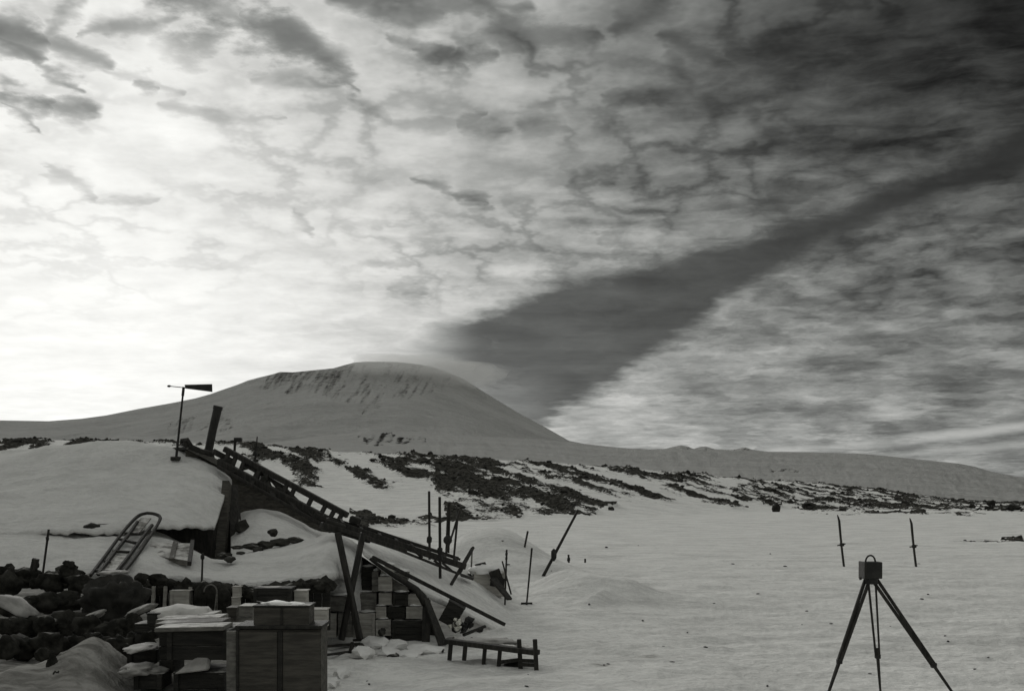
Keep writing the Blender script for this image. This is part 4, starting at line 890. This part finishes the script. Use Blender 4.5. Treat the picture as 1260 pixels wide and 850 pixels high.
pf = 'goods standing against the front wall of the hut'
crate(209, 727, 233, 747, 19.5, 'pale case against the front wall under the eave, above the snowy planks', 'pale_wood', .3, group=pf)
crate(286, 722, 295, 735, 19.3, 'small pale box hanging under the eave beside the dark opening, uppermost', 'pale_wood', .2, group=pf, battens=False)
crate(285, 735, 294, 746, 19.2, 'small pale box just under another by the dark opening', 'pale_wood', .2, group=pf, battens=False)
crate(294, 746, 311, 772, 15.2, 'grey case standing between the snowy planks and the two door crate', 'grey_wood', .35, group=pf)
crate(279, 748, 291, 770, 15.6, 'dark case in the shade right of the snowy planks', 'crate_wood', .3, group=pf)
crate(362, 727, 377, 750, 18.4, 'small pale case under the eave behind the snow topped box', 'pale_wood', .3, group=pf, battens=False)
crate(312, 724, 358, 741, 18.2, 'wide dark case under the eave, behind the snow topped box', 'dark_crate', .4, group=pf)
crate(382, 750, 402, 772, 18.0, 'pale case right behind the two door crate', 'pale_wood', .3, group=pf, battens=False)
for k, (u, v) in enumerate(((250, 735), (262, 735), (272, 738))):
    o = MB().lump(P(u, v, 19.6), .17, .16, .3, 2, .15, seed=k+33).build('sack', M['lump'], None, smooth=True); tag(o, ('dark sack standing against the front wall, %s of the three' % ('left', 'middle', 'right')[k]), 'sack', 'sacks against the front wall')
arch = thing('hoop', 'thin wooden hoop leaning on the dark front wall', 'hoop', P(258, 752, 19.4))
MB().tube([P(258+8*math.cos(a)+1, 728-9*math.sin(a)*1.0+(24 if a in (0,) else 0), 19.3) for a in np.linspace(0, math.pi, 14)], .013, 6).build('arc', M['grey_wood'], arch, smooth=True)
MB().tube([P(267, 728, 19.3), P(264, 752, 19.3)], .013, 6).build('stem', M['grey_wood'], arch)

# big crate with two doors in the near left foreground
cd_ = 12.0
bc = thing('door_crate', 'big dark wooden crate with two plain door panels, foremost before the hut', 'crate', Vector((P(342, 850, cd_).x, cd_+.4, .3)))
def frontbox(nm, u0, v0, u1, v1, d, depth, m, par, bv=.004, dz=0.0):
    a = P(u0, v1, d); b = P(u1, v0, d)
    return MB().box_pts([Vector((a.x, d, a.z)), Vector((b.x, d, a.z)), Vector((b.x, d+depth, a.z+dz)), Vector((a.x, d+depth, a.z+dz)), Vector((a.x, d, b.z)), Vector((b.x, d, b.z)), Vector((b.x, d+depth, b.z)), Vector((a.x, d+depth, b.z))]).build(nm, M[m], par, bevel=bv)
frontbox('body', 291.5, 774, 395, 905, cd_+.03, .42, 'crate_wood', bc)
frontbox('door_panel', 294, 777, 341, 900, cd_+.008, .021, 'crate_wood', bc); frontbox('door_panel', 348, 777, 393, 900, cd_+.008, .021, 'crate_wood', bc)
frontbox('centre_batten', 341.5, 776, 347.5, 902, cd_+.0, .028, 'dark_crate', bc)
frontbox('lid', 289, 769.5, 396.5, 773.5, cd_-.02, .5, 'dark_wood', bc)
frontbox('side_board', 278.5, 776, 290.5, 902, cd_+.05, .03, 'grey_wood', bc); frontbox('corner_post', 290.6, 774, 293.5, 902, cd_-.005, .03, 'dark_crate', bc)
ub = thing('flat_box', 'dark flat box with snow on top, standing on the two door crate', 'crate', Vector((P(346, 768, cd_+.2).x, cd_+.5, P(346, 769.4, cd_).z)))
frontbox('body', 312, 747, 380, 769, cd_+.06, .34, 'crate_wood', ub); frontbox('lid', 310.5, 744.6, 381.5, 746.9, cd_+.045, .37, 'dark_crate', ub); frontbox('batten', 345, 747.2, 348, 768.8, cd_+.045, .014, 'dark_crate', ub)
m = MB(); m.lump(P(341, 744, cd_+.24), .20, .15, .05, 3, .35, 1.6, 9, -.1); m.lump(P(364, 744.5, cd_+.24), .12, .14, .035, 3, .3, 1.8, 11, -.1); m.build('snow_cap', M['snow_cap'], ub, smooth=True)
MB().beam(P(316, 740, cd_+.3), P(344, 745, cd_+.15), .03, .02).build('stick', M['dark_wood'], ub)

# stack of planks under snow on the dark crates
dcg = 'dark crates at the front left of the two door crate'
crate(206, 776, 281, 812, 12.6, 'wide dark crate carrying the snow covered planks', 'dark_crate', .75, group=dcg)
crate(214, 828, 276, 905, 12.5, 'dark crate low in front, below the slab of snow', 'dark_crate', .6, group=dcg)
crate(196, 778, 213, 828, 12.9, 'tall narrow dark crate left of the snow covered planks', 'dark_crate', .5, group=dcg)
crate(166, 768, 184, 790, 14.2, 'dark round topped case left of a pair above the snowy ledge', 'dark_crate', .4, group=dcg)
crate(181, 755, 197, 785, 14.2, 'dark round topped case right of a pair above the snowy ledge', 'dark_crate', .4, group=dcg)
crate(157, 800, 193, 816, 13.2, 'low dark crate with a snowy top left of the tall narrow crate', 'dark_crate', .4, group=dcg, cap=.05)
crate(165, 830, 200, 848, 12.6, 'low dark crate on the snow nearest the front', 'dark_crate', .4, group=dcg, cap=.05)
for k, (u0, v0, u1, v1, d, m_) in enumerate(((197, 772, 281, 770, 12.75, 'grey_wood'), (197, 767, 279, 764, 13.3, 'crate_wood'), (198, 762, 276, 759, 13.9, 'grey_wood'), (200, 757, 268, 755, 14.5, 'grey_wood'))):
    a, b = P(u0, v0, d), P(u1, v1, d)
    tag(MB().beam(a, b, .42, .05, up=Vector((0, 0, 1))).build('plank', M[m_], None, bevel=.008), ['snow dusted plank nearest the front on the dark crates', 'snow dusted plank second from the front on the dark crates', 'snow dusted plank third from the front on the dark crates', 'snow dusted plank farthest back on the dark crates'][k], 'plank', 'snow covered planks on the dark crates')
o = MB().lump(P(225, 757, 14.6), .42, .5, .14, 3, .3, 1.6, 3, -.3).build('snow_heap', M['heap_snow'], None, smooth=True); tag(o, 'heap of snow lying on the planks before the front wall', 'snow heap')
o = MB().slab([P(213, 829, 12.35), P(228, 818, 12.5), P(244, 806, 12.62), P(258, 807, 12.62), P(255, 824, 12.4)], Vector((0, .12, -.02))).build('snow_slab', M['grey_snow'], None, bevel=.02); tag(o, 'wedge of snow lodged against the front of the wide dark crate', 'snow')

# dark heap of boulders at far left
hl = [(8,705,12,10,18.6),(3,722,20,18,18),(30,712,22,12,18.8),(43,694,5,8,18.8),(60,716,20,14,18.6),(84,705,16,10,18.8),(85,694,7,5,18.7),(100,718,18,12,18.6),(18,748,22,10,17),(55,742,26,14,17.6),(80,742,24,14,17.8),(50,770,26,14,16.4),(15,772,20,14,16),(85,768,24,16,16.6),
      (110,772,18,14,16.2),(30,796,24,14,15),(62,792,22,14,15),(8,795,16,16,14.6),(92,792,14,12,15.2),(140,775,22,14,16),(160,768,14,12,15.6),(148,795,18,12,14.2),(64,820,7,16,12.6),(72,838,8,12,12.4),(52,806,10,8,13.6),(165,790,12,10,14.6),(182,790,10,14,14.2),(128,789,10,6,14.6),(115,782,11,5,14.6),(174,712,8,6,19.2),(150,719,12,8,19.2),(195,712,12,6,19.4)]
def ordinal(n): return ('first', 'second', 'third', 'fourth', 'fifth', 'sixth', 'seventh', 'eighth', 'ninth', 'tenth', 'eleventh', 'twelfth', 'thirteenth')[n]
def place_labels(items, rows, fmt):
    out = {}
    for lo_v, hi_v, rn in rows:
        ids = sorted([i for i, it in enumerate(items) if lo_v <= it[1] < hi_v], key=lambda i: items[i][0])
        for r_, i in enumerate(ids): out[i] = fmt % (ordinal(r_), rn)
    return out
HLAB = place_labels(hl, ((0, 716, 'top row'), (716, 740, 'second row'), (740, 776, 'middle row'), (776, 798, 'lowest row'), (798, 900, 'front row')), 'dark lump in the far left heap, %s from the left in its %s')
for k, (u, v, ru, rv, d) in enumerate(hl):
    o = MB().lump(P(u, v, d), ru/F*d, .75*ru/F*d, rv/F*d, 3, .55, 1.2, seed=k+120).build('boulder', M['lump'], None, smooth=True)
    tag(o, HLAB[k], 'boulder', 'dark lumps heaped at the far left before the hut')
o = MB().lump(P(140, 742, 17.4), .50, .4, .42, 4, .42, 1.7, seed=14).build('covered_pile', M['canvas'], None, smooth=True); tag(o, 'big rounded pile under a dark tarpaulin, before the left end of the wall', 'covered pile')
for k, (u, v, ru, rv, d, rot, lab) in enumerate(((20, 745, 24, 7, 16.6, -.5, 'pale tongue of snow among the dark lumps at the left edge'), (116, 757, 12, 4, 16.7, .5, 'thin rim of snow at the foot of the covered pile'), (140, 704, 16, 3, 18.9, 0, 'thin strip of snow on top of the covered pile'), (173, 750, 18, 4, 16.6, .4, 'snow strip between the dark cases and the front wall'), (172, 797, 16, 3.5, 13.1, 0, 'snow strip on the low dark crate'), (170, 823, 20, 7, 12.9, 0, 'snow patch between the two low dark crates'))):
    o = MB().lump(Vector((0, 0, 0)), ru/F*d, .3, rv/F*d, 3, .35, 1.6, seed=k+200); bmesh.ops.rotate(o.bm, verts=o.bm.verts[:], cent=(0, 0, 0), matrix=Matrix.Rotation(-rot, 3, 'Y')); bmesh.ops.translate(o.bm, verts=o.bm.verts[:], vec=P(u, v, d-.2))
    o = o.build('snow_patch', M['grey_snow'], None, smooth=True); tag(o, lab, 'snow', 'patches of snow among the dark lumps')
o = MB().beam(P(40.5, 701, 18.4), P(44.5, 687, 18.4), .1, .08).build('post_stub', M['dark_wood'], None); tag(o, 'short post stub sticking out of the dark heap left of the thin pole', 'post')

# ------------------------------------------------------------------ rocks on the ridge
for k, (u, v, ru, rv, lab) in enumerate(((955, 626, 5, 7, 'lone upright boulder on the snow below the dark ridge'), (1220, 620, 5, 5, 'round boulder on the skyline at the right'), (1246, 624, 9, 4, 'low wide boulder on the skyline at the far right'), (1196, 623, 4, 3, 'small boulder on the right skyline, left of the round one'), (752, 626, 4, 3, 'small boulder at the foot of the ridge right of the leaning post'), (995, 622, 8, 5, 'broad boulder at the foot of the ridge left of the skis'), (1037, 627, 5, 3, 'small boulder behind the left ski'))):
    g_ = ground_pt(u, v+rv*.5, d0=60)
    d = g_.y
    o = MB().lump(P(u, v, d), ru/F*d, ru/F*d, rv/F*d, 2, .4, 1.7, seed=k+300).build('boulder', M['rock'], None); tag(o, lab, 'boulder', 'boulders at the foot of the ridge')
# loose scree: thousands of stones on the bare patches
rng = np.random.default_rng(5)
ico = bmesh.new(); bmesh.ops.create_icosphere(ico, subdivisions=1, radius=1.0); ico.verts.ensure_lookup_table()
IV = np.array([v.co[:] for v in ico.verts]); IF = np.array([[v.index for v in f.verts] for f in ico.faces]); ico.free()
n_ = 60000
tu = rng.uniform(-100, 1300, n_); dd = np.exp(rng.uniform(np.log(60), np.log(300), n_)); sx = (tu-630)/F*dd
sz, sm = H(sx, dd, True)
keep = rng.random(n_) < np.clip((sm-.45)*1.0, 0, .35)
sx, dd, sz = sx[keep][:9000], dd[keep][:9000], sz[keep][:9000]; nk = len(sx)
rs = rng.lognormal(-2.1, .5, nk)*np.clip(dd/150, .5, 1.4); rs = np.clip(rs, .07, .8)
vv = IV[None]*(1+rng.normal(0, .22, (nk, len(IV), 1)))*rs[:, None, None]*np.stack([rng.uniform(.8, 1.6, nk), rng.uniform(.8, 1.3, nk), rng.uniform(.6, 1.1, nk)], -1)[:, None, :]
vv += np.stack([sx, dd, sz+rs*.1], -1)[:, None, :]
ff = (IF[None]+(np.arange(nk)*len(IV))[:, None, None]).reshape(-1, 3)
me = bpy.data.meshes.new('scree'); me.vertices.add(nk*len(IV)); me.vertices.foreach_set('co', vv.astype(np.float32).ravel())
me.loops.add(ff.size); me.loops.foreach_set('vertex_index', ff.astype(np.int32).ravel()); me.polygons.add(len(ff)); me.polygons.foreach_set('loop_start', np.arange(len(ff), dtype=np.int32)*3)
me.update(calc_edges=True); me.materials.append(M['rock'])
o = bpy.data.objects.new('scree', me); C.objects.link(o); o['kind'] = 'stuff'; o['label'] = 'dark loose scree scattered over the snowy ridge behind the hut'

# chips of wood and grit blown over the snow field
rg = random.Random(11); m = MB()
for k in range(46):
    u = rg.uniform(420, 1240); v = rg.uniform(660, 845); p = ground_pt(u, v, d0=12); r_ = rg.uniform(.010, .028)*(p.y/22)
    m.lump(p+Vector((0, 0, r_*.3)), r_*rg.uniform(1, 3), r_, r_*.7, 1, .4, seed=k, rotz=rg.uniform(0, 3))
o = m.build('grit', M['iron'], None); o['kind'] = 'stuff'; o['label'] = 'dark chips and grit blown over the snow field'
# steam hanging on the summit
sv = bpy.data.materials.new('steam'); sv.use_nodes = True; t = sv.node_tree
for n in list(t.nodes): t.nodes.remove(n)
vo = t.nodes.new('ShaderNodeVolumePrincipled'); vo.inputs['Density'].default_value = 0.0006; vo.inputs['Color'].default_value = (0.9, 0.9, 0.88, 1)
ou = t.nodes.new('ShaderNodeOutputMaterial'); t.links.new(vo.outputs[0], ou.inputs['Volume'])
m = MB()
m.lump(P(500, 450, 24600), 1500, 900, 260, 3, .3, 1.6, 5); o = m.build('steam_cloud', sv, None, smooth=True); tag(o, 'thin steam hanging over the summit of the mountain', 'steam')
m = MB(); m.lump(P(560, 462, 24800), 1100, 900, 320, 3, .3, 1.6, 8); o = m.build('steam_cloud', sv, None, smooth=True); tag(o, 'thin steam drifting down the right shoulder of the mountain', 'steam')
